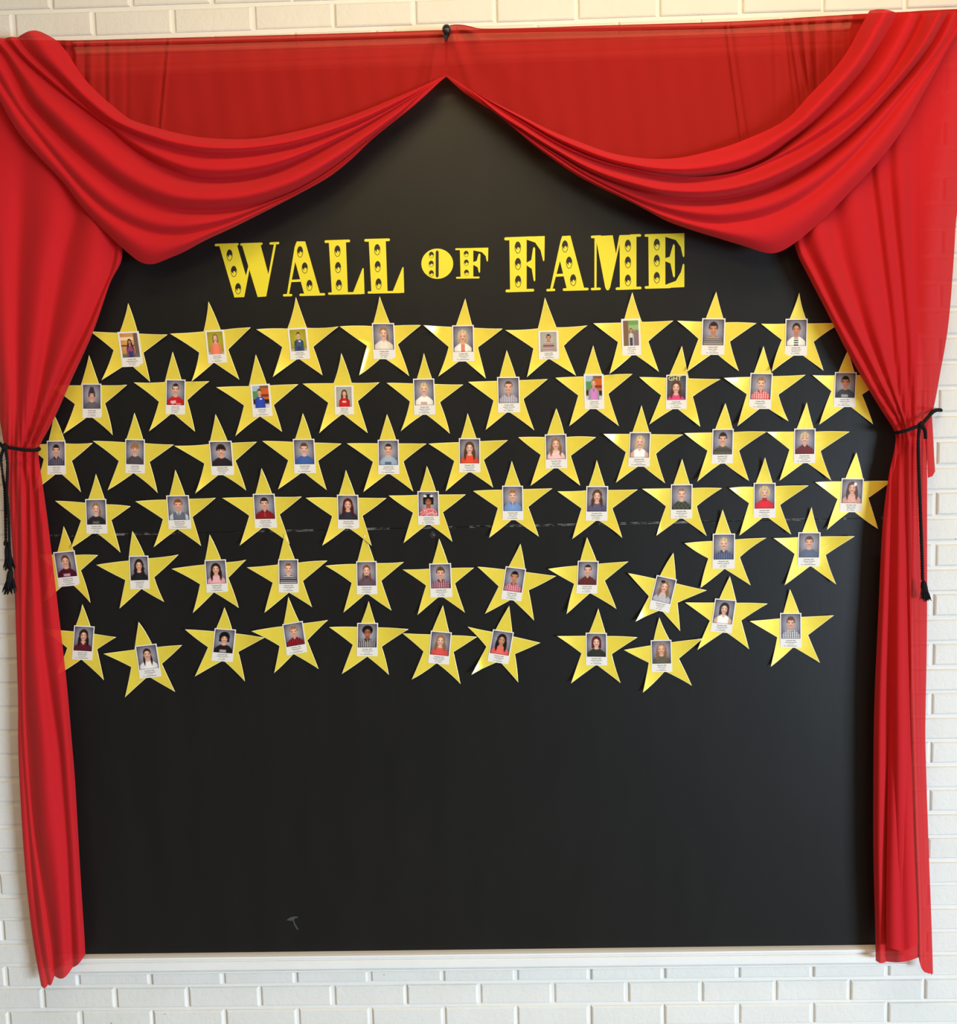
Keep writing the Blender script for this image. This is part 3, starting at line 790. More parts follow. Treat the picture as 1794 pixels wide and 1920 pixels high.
# crop | tips top, right, lower right, lower left, left | card top-left, top-right, bottom-left | layer | row | clothes | portrait arguments
STARS = [
 ('A', '463,163 880,493 697,990 188,973 60,457', '335,462 560,452 388,832', 0, 1, 'purple top standing before a tan wall', dict(hair='dark', style='long', skin='t', shirt=(140, 84, 116), pat='plain', bgd='tan', head=(0.5, 0.46, 0.48))),
 ('A', '1308,147 1748,418 1625,965 1130,988 900,483', '1255,448 1455,437 1290,793', 0, 1, 'salmon top before a yellow green wall', dict(hair='light', style='shoulder', skin='p', shirt=(222, 130, 104), pat='plain', bgd='yellow', head=(0.5, 0.36, 0.76))),
 ('B', '480,97 930,408 760,920 240,940 65,437', '385,425 590,413 418,755', 0, 1, 'blue shirt and jeans before a yellow wall', dict(hair='brown', style='short', skin='p', shirt=(72, 92, 116), pat='plain', bgd='yellow', head=(0.52, 0.35, 0.62), acc='badge')),
 ('B', '1360,92 1794,392 1672,930 1140,922 935,405', '1273,368 1507,368 1290,748', 0, 1, 'white top with a side ponytail', dict(hair='light', style='pony', skin='p', shirt=(222, 210, 196), pat='plain')),
 ('C', '518,112 910,430 735,955 232,935 80,397', '378,393 606,388 385,775', 0, 1, 'salmon dress and white cardigan with hair bow', dict(hair='blond', style='shoulder', skin='f', shirt=(232, 226, 216), pat='cardigan', col2=(222, 140, 116), acc='salmon', head=(0.48, 0.5, 0.98))),
 ('C', '1352,105 1800,395 1680,925 1163,942 935,445', '1283,450 1495,445 1290,752', 0, 1, 'grey white and maroon striped jersey', dict(hair='dark', style='buzz', skin='t', shirt=(126, 62, 62), pat='stripes', col2=(228, 224, 220), bgd='light', head=(0.5, 0.36, 0.72))),
 ('D', '475,103 905,402 755,940 230,965 62,430', '360,382 558,375 375,768', 0, 1, 'pale clothes outdoors beside a tree', dict(hair='brown', style='shoulder', skin='f', shirt=(198, 190, 180), pat='plain', bgd='park', head=(0.5, 0.5, 0.36))),
 ('D', '1355,97 1780,427 1595,932 1043,942 940,403', '1213,373 1458,375 1200,758', 0, 1, 'tan and grey striped sweater', dict(hair='dark', style='curlytop', skin='t', shirt=(112, 106, 112), pat='stripes', col2=(178, 160, 128))),
 ('E', '541,110 985,425 800,928 245,942 143,433', '407,380 640,378 398,768', 0, 1, 'white jacket over a black striped shirt', dict(hair='dark', style='back', skin='t', shirt=(232, 226, 214), pat='cardigan')),

 ('F', '443,145 848,458 700,985 183,975 30,465', '358,445 560,445 362,803', 0, 2, 'dark grey shirt and knit hat', dict(hair='black', style='beanie', skin='f', shirt=(104, 100, 104), pat='plain', head=(0.5, 0.55, 0.95))),
 ('F', '1320,110 1700,420 1558,950 1073,948 910,432', '1240,398 1445,402 1235,765', 0, 2, 'red shirt with white numbers', dict(hair='dark', style='buzz', skin='f', shirt=(190, 44, 50), pat='plain', acc='number')),
 ('G', '457,140 897,452 728,952 238,998 40,483', '385,455 592,445 415,795', 0, 2, 'bright blue shirt in a classroom', dict(hair='brown', style='short', skin='f', shirt=(58, 78, 168), pat='plain', bgd='class', head=(0.42, 0.38, 0.66), acc='badge')),
 ('G', '1350,125 1750,432 1628,965 1118,968 940,445', '1270,465 1470,463 1278,770', 0, 2, 'red shirt with very long brown hair', dict(hair='brown', style='long', skin='f', shirt=(196, 40, 44), pat='print', bgd='light', head=(0.52, 0.42, 0.74))),
 ('H', '478,125 890,455 750,972 232,948 83,437', '360,393 583,390 373,773', 0, 2, 'white shirt with a small red print', dict(hair='blond', style='short', skin='p', shirt=(234, 228, 218), pat='print', col2=(200, 150, 140))),
 ('H', '1345,93 1775,397 1635,937 1123,933 938,427', '1243,375 1478,372 1252,750', 0, 2, 'grey checked shirt with a collar', dict(hair='brown', style='buzz', skin='f', shirt=(150, 142, 152), pat='plaid', col2=(206, 200, 204))),
 ('I', '458,100 870,400 728,948 205,950 57,440', '360,400 568,400 370,768', 0, 2, 'grey vest and purple top, classroom', dict(hair='light', style='back', skin='f', shirt=(196, 130, 180), pat='vest', col2=(150, 150, 164), bgd='class', head=(0.48, 0.4, 0.72))),
 ('I', '1388,105 1788,455 1577,955 1045,933 938,432', '1228,408 1447,405 1222,770', 0, 2, 'pink shirt under big yellow lettering', dict(hair='brown', style='wavy', skin='p', shirt=(206, 80, 120), pat='plain', bgd='dark', head=(0.48, 0.6, 1.05))),
 ('J', '503,108 948,408 762,898 222,950 80,442', '375,387 610,390 355,765', 0, 2, 'red and white plaid shirt', dict(hair='light', style='short', skin='p', shirt=(204, 70, 70), pat='plaid', col2=(240, 214, 208))),
 ('J', '1390,150 1850,410 1653,928 1085,935 1018,412', '1262,378 1492,380 1248,745', 0, 2, 'charcoal shirt beside the curtain', dict(hair='black', style='short', skin='t', shirt=(66, 66, 68), pat='print', col2=(190, 190, 190))),

 ('K', '250,100 645,395 530,910 30,905 -60,410', '155,372 350,370 160,728', 0, 3, 'navy and white plaid shirt', dict(hair='dark', style='short', skin='f', shirt=(44, 46, 66), pat='plaid', col2=(150, 140, 150))),
 ('K', '1087,77 1500,412 1328,920 805,893 645,373', '980,352 1185,358 980,712', 0, 3, 'dark grey sweater with fair swept hair', dict(hair='light', style='mop', skin='f', shirt=(84, 80, 84), pat='plain')),
 ('L', '485,92 920,382 803,893 273,925 50,423', '400,375 640,372 430,735', 0, 3, 'black shirt with thick brown hair', dict(hair='dark', style='mop', skin='f', shirt=(54, 46, 50), pat='plain')),
 ('L', '1395,82 1800,402 1643,890 1135,883 965,373', '1283,353 1510,352 1300,715', 0, 3, 'plain blue shirt with short hair', dict(hair='brown', style='short', skin='p', shirt=(74, 100, 158), pat='plain')),
 ('M', '538,92 955,402 815,905 292,910 115,398', '437,362 658,360 443,725', 0, 3, 'pale blue grey shirt with dark lettering', dict(hair='dark', style='buzz', skin='f', shirt=(156, 172, 190), pat='print', col2=(84, 88, 96))),
 ('M', '1383,82 1805,365 1652,865 1152,903 970,402', '1290,345 1515,345 1292,705', 0, 3, 'orange top with long brown hair', dict(hair='brown', style='long', skin='p', shirt=(216, 84, 60), pat='plain')),
 ('N', '462,87 880,390 713,898 192,902 60,390', '343,362 570,355 352,722', 0, 3, 'pink flowered dress with long curls', dict(hair='light', style='curly', skin='p', shirt=(228, 170, 168), pat='floral', col2=(244, 226, 220))),
 ('N', '1358,55 1794,362 1605,875 1087,870 950,355', '1235,337 1460,338 1220,700', 0, 3, 'white sleeveless top with straight blond hair', dict(hair='blond', style='shoulder', skin='p', shirt=(232, 228, 226), pat='sleeveless')),
 ('O', '497,33 922,332 742,848 195,858 62,347', '368,305 592,302 358,670', 0, 3, 'dark olive striped sweater', dict(hair='dark', style='curlytop', skin='f', shirt=(72, 66, 60), pat='stripes', col2=(120, 112, 98))),
 ('O', '1348,25 1790,332 1600,845 1062,850 928,333', '1227,300 1452,298 1222,665', 0, 3, 'dark red plaid shirt with blond mop', dict(hair='blond', style='mop', skin='p', shirt=(128, 48, 52), pat='plaid', col2=(88, 44, 48))),

 ('P', '485,158 843,500 742,985 218,943 52,440', '362,425 583,422 375,790', 1, 4, 'black pinafore with blond ponytail', dict(hair='light', style='pony', skin='p', shirt=(52, 50, 54), pat='print', col2=(120, 118, 118))),
 ('P', '1325,113 1748,408 1588,915 1097,928 898,445', '1213,387 1452,383 1240,740', 0, 4, 'grey vest and pale blue shirt with tie', dict(hair='red', style='short', skin='f', shirt=(110, 108, 120), pat='vest', col2=(186, 204, 208))),
 ('Q', '490,97 910,395 780,893 260,910 68,410', '385,370 615,367 410,730', 0, 4, 'dark red button shirt', dict(hair='dark', style='short', skin='f', shirt=(138, 40, 46), pat='button')),
 ('Q', '1373,115 1794,412 1643,910 1123,910 945,408', '1270,378 1495,380 1280,735', 0, 4, 'charcoal top with long auburn hair', dict(hair='auburn', style='long', skin='f', shirt=(58, 56, 68), pat='plain')),
 ('R', '453,130 860,430 720,925 207,942 48,440', '350,397 575,397 358,752', 0, 4, 'red speckled dress and white hair bows', dict(hair='black', style='bob', skin='b', shirt=(196, 78, 88), pat='floral', col2=(236, 190, 190), acc='bows')),
 ('R', '1342,77 1768,367 1627,873 1103,885 932,393', '1240,340 1460,340 1245,702', 0, 4, 'light blue collared shirt', dict(hair='light', style='short', skin='p', shirt=(120, 150, 196), pat='button')),
 ('S', '495,125 925,435 760,940 237,955 78,452', '388,400 618,400 380,765', 0, 4, 'purple flowered top with brown hair over shoulder', dict(hair='brown', style='wavy', skin='p', shirt=(88, 82, 108), pat='floral', col2=(116, 108, 130))),
 ('S', '1390,112 1810,420 1647,922 1120,925 963,425', '1277,382 1505,380 1272,743', 0, 4, 'dark green camouflage shirt', dict(hair='light', style='buzz', skin='p', shirt=(66, 70, 58), pat='camo', col2=(92, 94, 78))),
 ('U', '458,97 913,390 735,905 192,920 85,418', '352,367 583,365 350,735', 0, 4, 'bright red hooded top', dict(hair='blond', style='bob', skin='p', shirt=(208, 44, 56), pat='turtle')),
 ('U', '1423,45 1800,345 1650,850 1107,860 988,357', '1277,317 1512,320 1257,673', 0, 4, 'pink flowered dress and a white hair flower', dict(hair='brown', style='long', skin='f', shirt=(222, 170, 158), pat='floral', col2=(196, 150, 130), acc='flower')),

 ('V', '228,35 585,340 522,835 10,845 -40,340', '110,312 335,290 165,677', 0, 5, 'maroon shirt with a white print', dict(hair='brown', style='pony', skin='f', shirt=(84, 34, 50), pat='print', col2=(222, 190, 198))),
 ('V', '957,83 1435,333 1283,830 817,900 568,440', '905,350 1110,345 920,700', 0, 5, 'black shirt with long dark curls', dict(hair='dark', style='curly', skin='f', shirt=(44, 44, 48), pat='plain')),
 ('W', '420,118 797,388 727,888 245,943 15,480', '355,395 580,385 378,737', 0, 5, 'pale pink top with long dark hair', dict(hair='dark', style='long', skin='f', shirt=(222, 168, 172), pat='plain')),
 ('W', '1205,120 1650,397 1490,885 990,945 800,467', '1130,385 1340,383 1135,735', 1, 5, 'black shirt with white stripes', dict(hair='red', style='buzz', skin='p', shirt=(46, 42, 54), pat='stripes', col2=(196, 190, 196))),
 ('X', '413,120 825,412 697,920 192,943 0,448', '323,405 538,403 330,755', 1, 5, 'mauve turtleneck and ginger braids', dict(hair='red', style='braids', skin='p', shirt=(104, 86, 98), pat='turtle')),
 ('X', '1198,163 1562,472 1467,943 970,965 810,490', '1090,430 1320,425 1105,787', 0, 5, 'maroon and white plaid shirt', dict(hair='brown', style='curlytop', skin='f', shirt=(112, 36, 54), pat='plaid', col2=(216, 190, 196))),
 ('Y', '480,105 853,445 622,910 105,845 25,345', '325,345 540,372 275,690', 0, 5, 'pink and white plaid shirt', dict(hair='black', style='short', skin='t', shirt=(176, 70, 88), pat='plaid', col2=(226, 196, 204))),
 ('Y', '1177,37 1612,292 1485,788 960,840 765,368', '1083,288 1302,290 1067,632', 0, 5, 'brown plaid collared shirt', dict(hair='dark', style='buzz', skin='f', shirt=(122, 58, 54), pat='plaid', col2=(80, 44, 42))),
 ('Z', '628,90 980,485 700,915 225,812 147,300', '455,325 668,372 370,680', 2, 5, 'grey lace top and black hair bow', dict(hair='light', style='wavy', skin='p', shirt=(172, 166, 172), pat='floral', col2=(206, 200, 204), acc='blackbow')),
 ('a', '412,82 870,380 710,882 180,910 10,437', '315,340 550,338 310,710', 1, 5, 'navy denim plaid shirt', dict(hair='blond', style='short', skin='p', shirt=(70, 78, 104), pat='plaid', col2=(124, 132, 156))),
 ('a', '1345,58 1787,360 1595,865 1060,880 943,383', '1213,325 1448,325 1205,685', 0, 5, 'blue grey shirt with short brown hair', dict(hair='brown', style='short', skin='f', shirt=(98, 108, 124), pat='plain')),

 ('b', '378,8 730,355 605,803 95,757 -60,265', '275,238 490,250 250,595', 0, 6, 'maroon top with dark wavy hair', dict(hair='dark', style='wavy', skin='f', shirt=(96, 40, 52), pat='vneck')),
 ('b', '965,193 1418,440 1345,930 815,992 595,527', '913,455 1140,430 965,800', 0, 6, 'white top and dark braids', dict(hair='dark', style='braids', skin='f', shirt=(226, 218, 216), pat='plain')),
 ('c', '463,153 885,468 683,925 150,882 48,383', '350,380 575,395 315,722', 0, 6, 'black shirt and dark bobbed hair', dict(hair='black', style='bob', skin='f', shirt=(44, 36, 38), pat='print', col2=(200, 196, 196))),
 ('c', '1128,47 1543,292 1448,803 978,850 740,405', '1060,340 1275,303 1108,668', 1, 6, 'red and black plaid shirt', dict(hair='light', style='curlytop', skin='f', shirt=(170, 44, 54), pat='plaid', col2=(62, 34, 42))),
 ('d', '517,88 935,380 727,865 230,860 100,360', '390,325 610,325 385,675', 0, 6, 'black and white checked shirt', dict(hair='black', style='afro', skin='b', shirt=(52, 42, 46), pat='plaid', col2=(222, 214, 210))),
 ('d', '1293,135 1650,470 1478,965 963,918 862,430', '1165,405 1385,425 1135,745', 1, 6, 'coral top with fair shoulder length hair', dict(hair='light', style='wavy', skin='p', shirt=(208, 88, 80), pat='plain')),
 ('e', '530,85 857,475 625,888 132,803 90,302', '360,335 580,368 300,672', 2, 6, 'coral top with long black hair', dict(hair='black', style='long', skin='t', shirt=(222, 104, 96), pat='plain')),
 ('f', '568,57 978,358 800,835 278,840 130,340', '437,315 660,318 440,658', 0, 6, 'dark olive sweater with long dark hair', dict(hair='auburn', style='shoulder', skin='p', shirt=(56, 58, 50), pat='plain')),
 ('f', '1208,150 1660,368 1550,868 1030,937 833,492', '1120,395 1338,390 1130,732', 0, 6, 'olive dress with long fair curls', dict(hair='light', style='curly', skin='f', shirt=(98, 94, 82), pat='plain', acc='band')),
 ('g', '548,0 945,288 750,768 203,775 70,272', '395,235 620,255 345,583', 1, 6, 'white sleeveless dress and brown hair', dict(hair='dark', style='shoulder', skin='p', shirt=(230, 226, 220), pat='sleeveless')),
 ('g', '1175,133 1635,408 1488,905 970,950 747,467', '1078,388 1302,388 1080,755', 0, 6, 'black white checked shirt and wavy brown hair', dict(hair='brown', style='curlytop', skin='f', shirt=(224, 220, 222), pat='plaid', col2=(86, 80, 88))),
]
ROWS = {1: 'top row', 2: 'second row', 3: 'third row', 4: 'fourth row', 5: 'fifth row', 6: 'bottom row'}

# caption text meshes, made once with the built-in font
_txt = {}


def text_vf(s):
    if s in _txt: return _txt[s]
    cu = bpy.data.curves.new('caption_text', 'FONT')
    cu.body = s
    cu.align_x = 'CENTER'
    cu.size = 1.0
    cu.resolution_u = 2
    cu.offset = 0.022 if '2022' in s else 0.0
    ob = bpy.data.objects.new('caption_text', cu)
    COL.objects.link(ob)
    dg = bpy.context.evaluated_depsgraph_get()
    me = bpy.data.meshes.new_from_object(ob.evaluated_get(dg))
    V = np.array([v.co[:] for v in me.vertices])
    Fc = [tuple(p.vertices) for p in me.polygons]
    bpy.data.objects.remove(ob)
    bpy.data.curves.remove(cu)
    bpy.data.meshes.remove(me)
    _txt[s] = (V, Fc)
    return _txt[s]


pq = []
for j in range(PH - 1):
    for i in range(PW - 1):
        a = j * PW + i
        pq.append((a, a + PW, a + PW + 1, a + 1))
pq = np.array(pq)


def star_outline(T):
    """five tips (pixels, clockwise from the top) -> 10 corner outline using the pentagram crossings"""
    def cross(p, q, r, s):
        d1, d2 = q - p, s - r
        t = ((r - p)[0] * d2[1] - (r - p)[1] * d2[0]) / (d1[0] * d2[1] - d1[1] * d2[0])
        return p + t * d1
    out = []
    for k in range(5):
        t0, t1 = T[k], T[(k + 1) % 5]
        c_ = cross(T[k], T[(k + 2) % 5], T[(k + 1) % 5], T[(k - 1) % 5])
        out += [t0, c_]
    return np.array(out)


for n, (cr, tips, card, layer, row, clothes, pa) in enumerate(STARS):
    ox, oy = CROPS[cr]
    T = np.array([(ox + x / CS, oy + y / CS) for x, y in P2(tips)])
    O = star_outline(T)
    ctr_px = O[1::2].mean(0)
    d0 = FD + 0.0016 + 0.0013 * layer
    ctr = wp(*ctr_px, d0)
    # outline with hand-cut wobble
    SUB = 5
    pts, rs = [], np.random.default_rng(100 + n)
    for k in range(10):
        p, q = O[k], O[(k + 1) % 10]
        nrm = np.array([-(q - p)[1], (q - p)[0]]) / (np.linalg.norm(q - p) + 1e-9)
        bow = rs.normal(0, 0.55)
        for j in range(SUB):
            t = j / SUB
            pts.append(p + (q - p) * t + nrm * bow * 4 * t * (1 - t))
    pts = np.array(pts)
    rings = [0.30, 0.48, 0.62, 0.74, 0.86, 0.965, 1.0]
    V = [np.zeros(3)]
    lift = rs.uniform(1.3, 2.1)
    tipamp = rs.uniform(0.5, 1.35, 5)
    fold = {3: (3, 0.72), 4: (4, 0.62), 26: (4, 0.62), 28: (4, 0.72), 36: (3, 0.84), 47: (3, 0.66), 56: (3, 0.66)}.get(n)
    if fold:                                       # this tip is creased and bent up, slope shaped to mirror window glare at the camera
        tw = wp(T[fold[0]][0], T[fold[0]][1], d0) - ctr
        va = CAM - ctr
        vb = np.array([5.0, -5.3, 0.9]) - ctr
        hv = va / np.linalg.norm(va) + vb / np.linalg.norm(vb)
        sx, sz = -hv[0] / hv[1], -hv[2] / hv[1]
    angT = np.arctan2(T[:, 1] - ctr_px[1], T[:, 0] - ctr_px[0])
    for rr in rings:
        for p in pts:
            q = ctr_px + (p - ctr_px) * rr
            w = wp(q[0], q[1], d0) - ctr
            rad = math.hypot(w[0], w[2])
            an = math.atan2(q[1] - ctr_px[1], q[0] - ctr_px[0])
            k = int(np.argmin(np.abs(np.angle(np.exp(1j * (angT - an))))))
            amp = lift * tipamp[k]
            up = amp * max(0.0, rad - 0.036) ** 2 * (0.55 if layer else 1.0)
            up = min(up, 0.014)
            if fold and k == fold[0]:
                up = max(0.0, -(sx * (w[0] - tw[0] * fold[1]) + sz * (w[2] - tw[2] * fold[1])))
            w[1] -= up
            V.append(w)
    K = len(pts)
    F, mi = [], []
    for k in range(K):
        F.append((0, 1 + (k + 1) % K, 1 + k))
        mi.append(0)
    for r_ in range(len(rings) - 1):
        for k in range(K):
            a, b = 1 + r_ * K + k, 1 + r_ * K + (k + 1) % K
            F.append((a, b, b + K, a + K))
            mi.append(1 if r_ == len(rings) - 2 else 0)
    base = len(V)
    last = 1 + (len(rings) - 1) * K
    for k in range(K): V.append(V[last + k] + np.array([0, 0.0006, 0]))
    for k in range(K):
        F.append((last + k, last + (k + 1) % K, base + (k + 1) % K, base + k))
        mi.append(1)
    S = mesh_obj('gold_star', V, F, [M_GOLD, M_GOLD_EDGE], smooth=True, mat_idx=mi)
    S.location = ctr
    prop(S, 'gold star, %s, photo of person in %s' % (ROWS[row], clothes), 'star', 'gold stars on the board')
    # card
    tl, tr, bl = [np.array((ox + x / CS, oy + y / CS)) for x, y in P2(card)]
    dc = d0 + 0.0009
    w_tl, w_tr, w_bl = wp(*tl, dc) - ctr, wp(*tr, dc) - ctr, wp(*bl, dc) - ctr
    ex, ez = w_tr - w_tl, w_bl - w_tl

    def cp(u, v_, lift_=0.0):
        return w_tl + ex * u + ez * v_ + np.array([0, -lift_, 0])

    oct_ = n < 21
    small = oct_ and n in (0, 1, 2, 5, 6, 11, 12, 15)
    cv = [cp(0, 0), cp(1, 0), cp(1, 1), cp(0, 1)] + [cp(0, 0, -0.0004), cp(1, 0, -0.0004), cp(1, 1, -0.0004), cp(0, 1, -0.0004)]
    card_o = mesh_obj('portrait_card', cv, [(0, 3, 2, 1), (0, 1, 5, 4), (1, 2, 6, 5), (2, 3, 7, 6), (3, 0, 4, 7)], M_PAPER, S)
    # photograph
    mx_, my0, my1 = (0.095, 0.05, 0.735) if small else (0.05, 0.032, 0.735)
    img = srgb2lin(portrait(seed=n, **pa)) * 0.97
    uu, vv = np.meshgrid(np.linspace(mx_, 1 - mx_, PW), np.linspace(my0, my1, PH))
    pv = w_tl + ex * uu.reshape(-1, 1) + ez * vv.reshape(-1, 1) + np.array([0, -0.00015, 0])
    me = bpy.data.meshes.new('photo')
    me.vertices.add(PW * PH)
    me.vertices.foreach_set('co', pv.ravel())
    me.loops.add(pq.size)
    me.loops.foreach_set('vertex_index', pq.ravel())
    me.polygons.add(len(pq))
    me.polygons.foreach_set('loop_start', np.arange(0, pq.size, 4))
    me.materials.append(M_PRINT)
    me.update(calc_edges=True)
    ca = me.color_attributes.new('print', 'FLOAT_COLOR', 'POINT')
    ca.data.foreach_set('color', np.c_[img.reshape(-1, 3), np.ones(PW * PH)].ravel())
    ph = bpy.data.objects.new('photo', me)
    COL.objects.link(ph)
    ph.parent = card_o
    # caption: month, an unreadable name, grade, an unreadable teacher's name
    parts = []
    wl = np.linalg.norm(ex)
    rat = wl / np.linalg.norm(ez)

    def add_text(s, uc, vc, width):
        tv, tf = text_vf(s)
        sc_t = width / (tv[:, 0].max() - tv[:, 0].min())
        P = [cp(uc + x * sc_t, vc - y * sc_t * rat, 0.0002) for x, y, _ in tv]
        parts.append((P, tf))

    def dash(u0, u1, vc, h=0.03):
        hh = h * rat / 2
        segs = np.arange(u0, u1, 0.034)
        for q in segs:
            k_ = rs.uniform(0.55, 1.0)
            parts.append(([cp(q, vc - hh * k_, 0.0002), cp(q, vc + hh, 0.0002), cp(q + 0.024, vc + hh, 0.0002), cp(q + 0.024, vc - hh * k_, 0.0002)], [(0, 1, 2, 3)]))

    add_text('October 2022' if oct_ else 'December 2022', 0.5, 0.803, 0.40 if oct_ else 0.45)
    wn = rs.uniform(0.17, 0.27)
    dash(0.5 - wn, 0.5 - 0.03, 0.845)
    dash(0.5, 0.5 + wn, 0.845)
    g = rs.integers(0, 4)
    add_text(['Kindergarten', '1st Grade', '2nd Grade', 'Kindergarten'][g], 0.5, 0.905, 0.36 if g in (0, 3) else 0.26)
    wn = rs.uniform(0.1, 0.3)
    add_text('Mrs.', 0.5 - wn, 0.955, 0.105)
    dash(0.5 - wn + 0.085, 0.5 + wn, 0.945)
    cvf = join_vf(parts)
    mesh_obj('caption', cvf[0], cvf[1], M_INK, card_o)
    if n == 16:                                    # lettering printed across the top of this photograph
        parts = []
        add_text('GHT', 0.41, 0.17, 0.62)
        mesh_obj('printed_lettering', parts[0][0], parts[0][1], simple('pale_yellow_print', lin(240, 232, 140), 0.5), card_o)


# ------------------------------------------------------------------ cloth surfaces
def cloth(name, lines, nu, gaps, dfun, mat, parent=None, nv=9, sm=3, vsm=1, extra=None, hem=None, narrow=0.035, ramp=False, head=None):
    """fold lines in photo pixels (each a creased valley or an edge) -> draped sheet bulging between neighbouring lines.
    gaps: per interval (gain, cap in m, skew); dfun(i, u) -> depth in front of the wall of line i"""
    R = [spline(l, nu, sm) for l in lines]
    u = np.linspace(0, 1, nu)
    PXY, DEP = [], []
    for i in range(len(R) - 1):
        g = np.linalg.norm(R[i + 1] - R[i], axis=1) * 0.00142
        gain, capd, skew = gaps[i]
        amp = np.minimum(g * gain * np.clip(g / narrow, 0.25, 1.0), capd)
        if ramp: amp = amp * np.clip((u - 0.07) / 0.12, 0.0, 1.0)
        for j in range(nv):
            t = j / nv
            Q = R[i] * (1 - t) + R[i + 1] * t
            if hem: Q[:, 1] += hem[i] * math.sin(math.pi * t) * np.clip((u - 0.9) / 0.1, 0, 1) ** 2
            if head: Q[:, 1] -= head[i] * math.sin(math.pi * t) * np.clip((0.06 - u) / 0.06, 0, 1)
            PXY.append(Q)
            DEP.append(dfun(i, u) * (1 - t) + dfun(i + 1, u) * t + amp * math.sin(math.pi * t ** skew))
    PXY.append(R[-1])
    DEP.append(dfun(len(R) - 1, u) * np.ones(nu))
    PXY, DEP = np.array(PXY), np.array(DEP)
    for _ in range(vsm):
        DEP[1:-1] = 0.25 * DEP[:-2] + 0.5 * DEP[1:-1] + 0.25 * DEP[2:]
    if extra is not None: DEP = DEP + extra(PXY[..., 0], PXY[..., 1], u[None, :])
    V = wp(PXY[..., 0], PXY[..., 1], DEP).reshape(-1, 3)
    nr = PXY.shape[0]
    F = []
    for a in range(nr - 1):
        for b in range(nu - 1):
            q = a * nu + b
            F.append((q, q + nu, q + nu + 1, q + 1))
    o = mesh_obj(name, V, F, mat, parent, smooth=True)
    return o


def ip(*xy):
    xs, ys = zip(*xy)
    return lambda u: np.interp(u, xs, ys)


# --- left swag, lines from gather on the rod to the apex
LS = [
 P2('90,66 104,74 125,97 145.5,130 162,152 192,182 226,210.6 242.5,223 267.5,232 325.6,248 374,257 423,260.5 465,260.5 506,256 561.5,245 628,227 684,207 740,183.6 784.5,164.7 835,141'),
 P2('33,70 50,93 75,117 109,147 142,180.5 175.6,209 192,222 217,236 251,252 306,271.7 345,281 384,286.5 442.6,287 506,280.6 561.5,269.5 628,247.5 684,225 740,197 784.5,172 835.5,141'),
 P2('10,72 30,97 58,125 95,157 130,185 165,211 190,230 209,243 234,266 267.5,291 300,309.5 345,329 384,335 423,335 462,331 506,321 561.5,299.6 628,266 684,236 740,203 784.5,176.5 836,141'),
 P2('-25,75 0,95 25,137 53.5,192 75,217 117,262 150,292.5 189,326 228,353.6 267,373 306,387 345,393 384,394.5 423,393 462,387 506,375 561,353 628,311 673,276 740,223 790,176 836.3,141'),
 P2('-45,78 -20,120 5,162 33,205 67,250 109,302 150,350 189,387 228,413 267,430 305,438 345,437 384,429 430,415 506,382 561,358 620,324 673,281 740,225 793,174 836.6,141'),
 P2('-62,80 -40,120 -15,165 0,189 17,220.6 40,256 75,296 117,340 150,384 179,416 212,449 234,469 259,490 275,496.5 290,495.5 316,484.5 345,472.6 384,451 442.6,424 506,392 561.5,363 617,332 662,296 695,263.5 740,227 784.5,191 837,141'),
]
LSg = [(0.78, 0.040, 1.35), (0.80, 0.044, 1.5), (0.62, 0.058, 1.25), (0.44, 0.030, 1.2), (0.36, 0.022, 1.0)]
LSd = [ip((0, .096), (.12, .106), (.5, .108), (1, .080)), ip((0, .096), (.12, .106), (.5, .116), (1, .082)), ip((0, .094), (.12, .090), (.32, .082), (.5, .096), (1, .082)),
       ip((0, .094), (.12, .086), (.3, .094), (.5, .104), (1, .083)), ip((0, .094), (.12, .104), (.5, .114), (1, .084)), ip((0, .094), (.12, .098), (.5, .098), (1, .085))]
swagL = cloth('curtain_swag', LS, 150, LSg, lambda i, u: LSd[i](u), M_RED, nv=14, vsm=1, narrow=0.012, head=(11, 2, 2, 2, 2))
prop(swagL, 'red chiffon swag draped from the rod down to a point above the letter W', 'curtain', 'red swags')

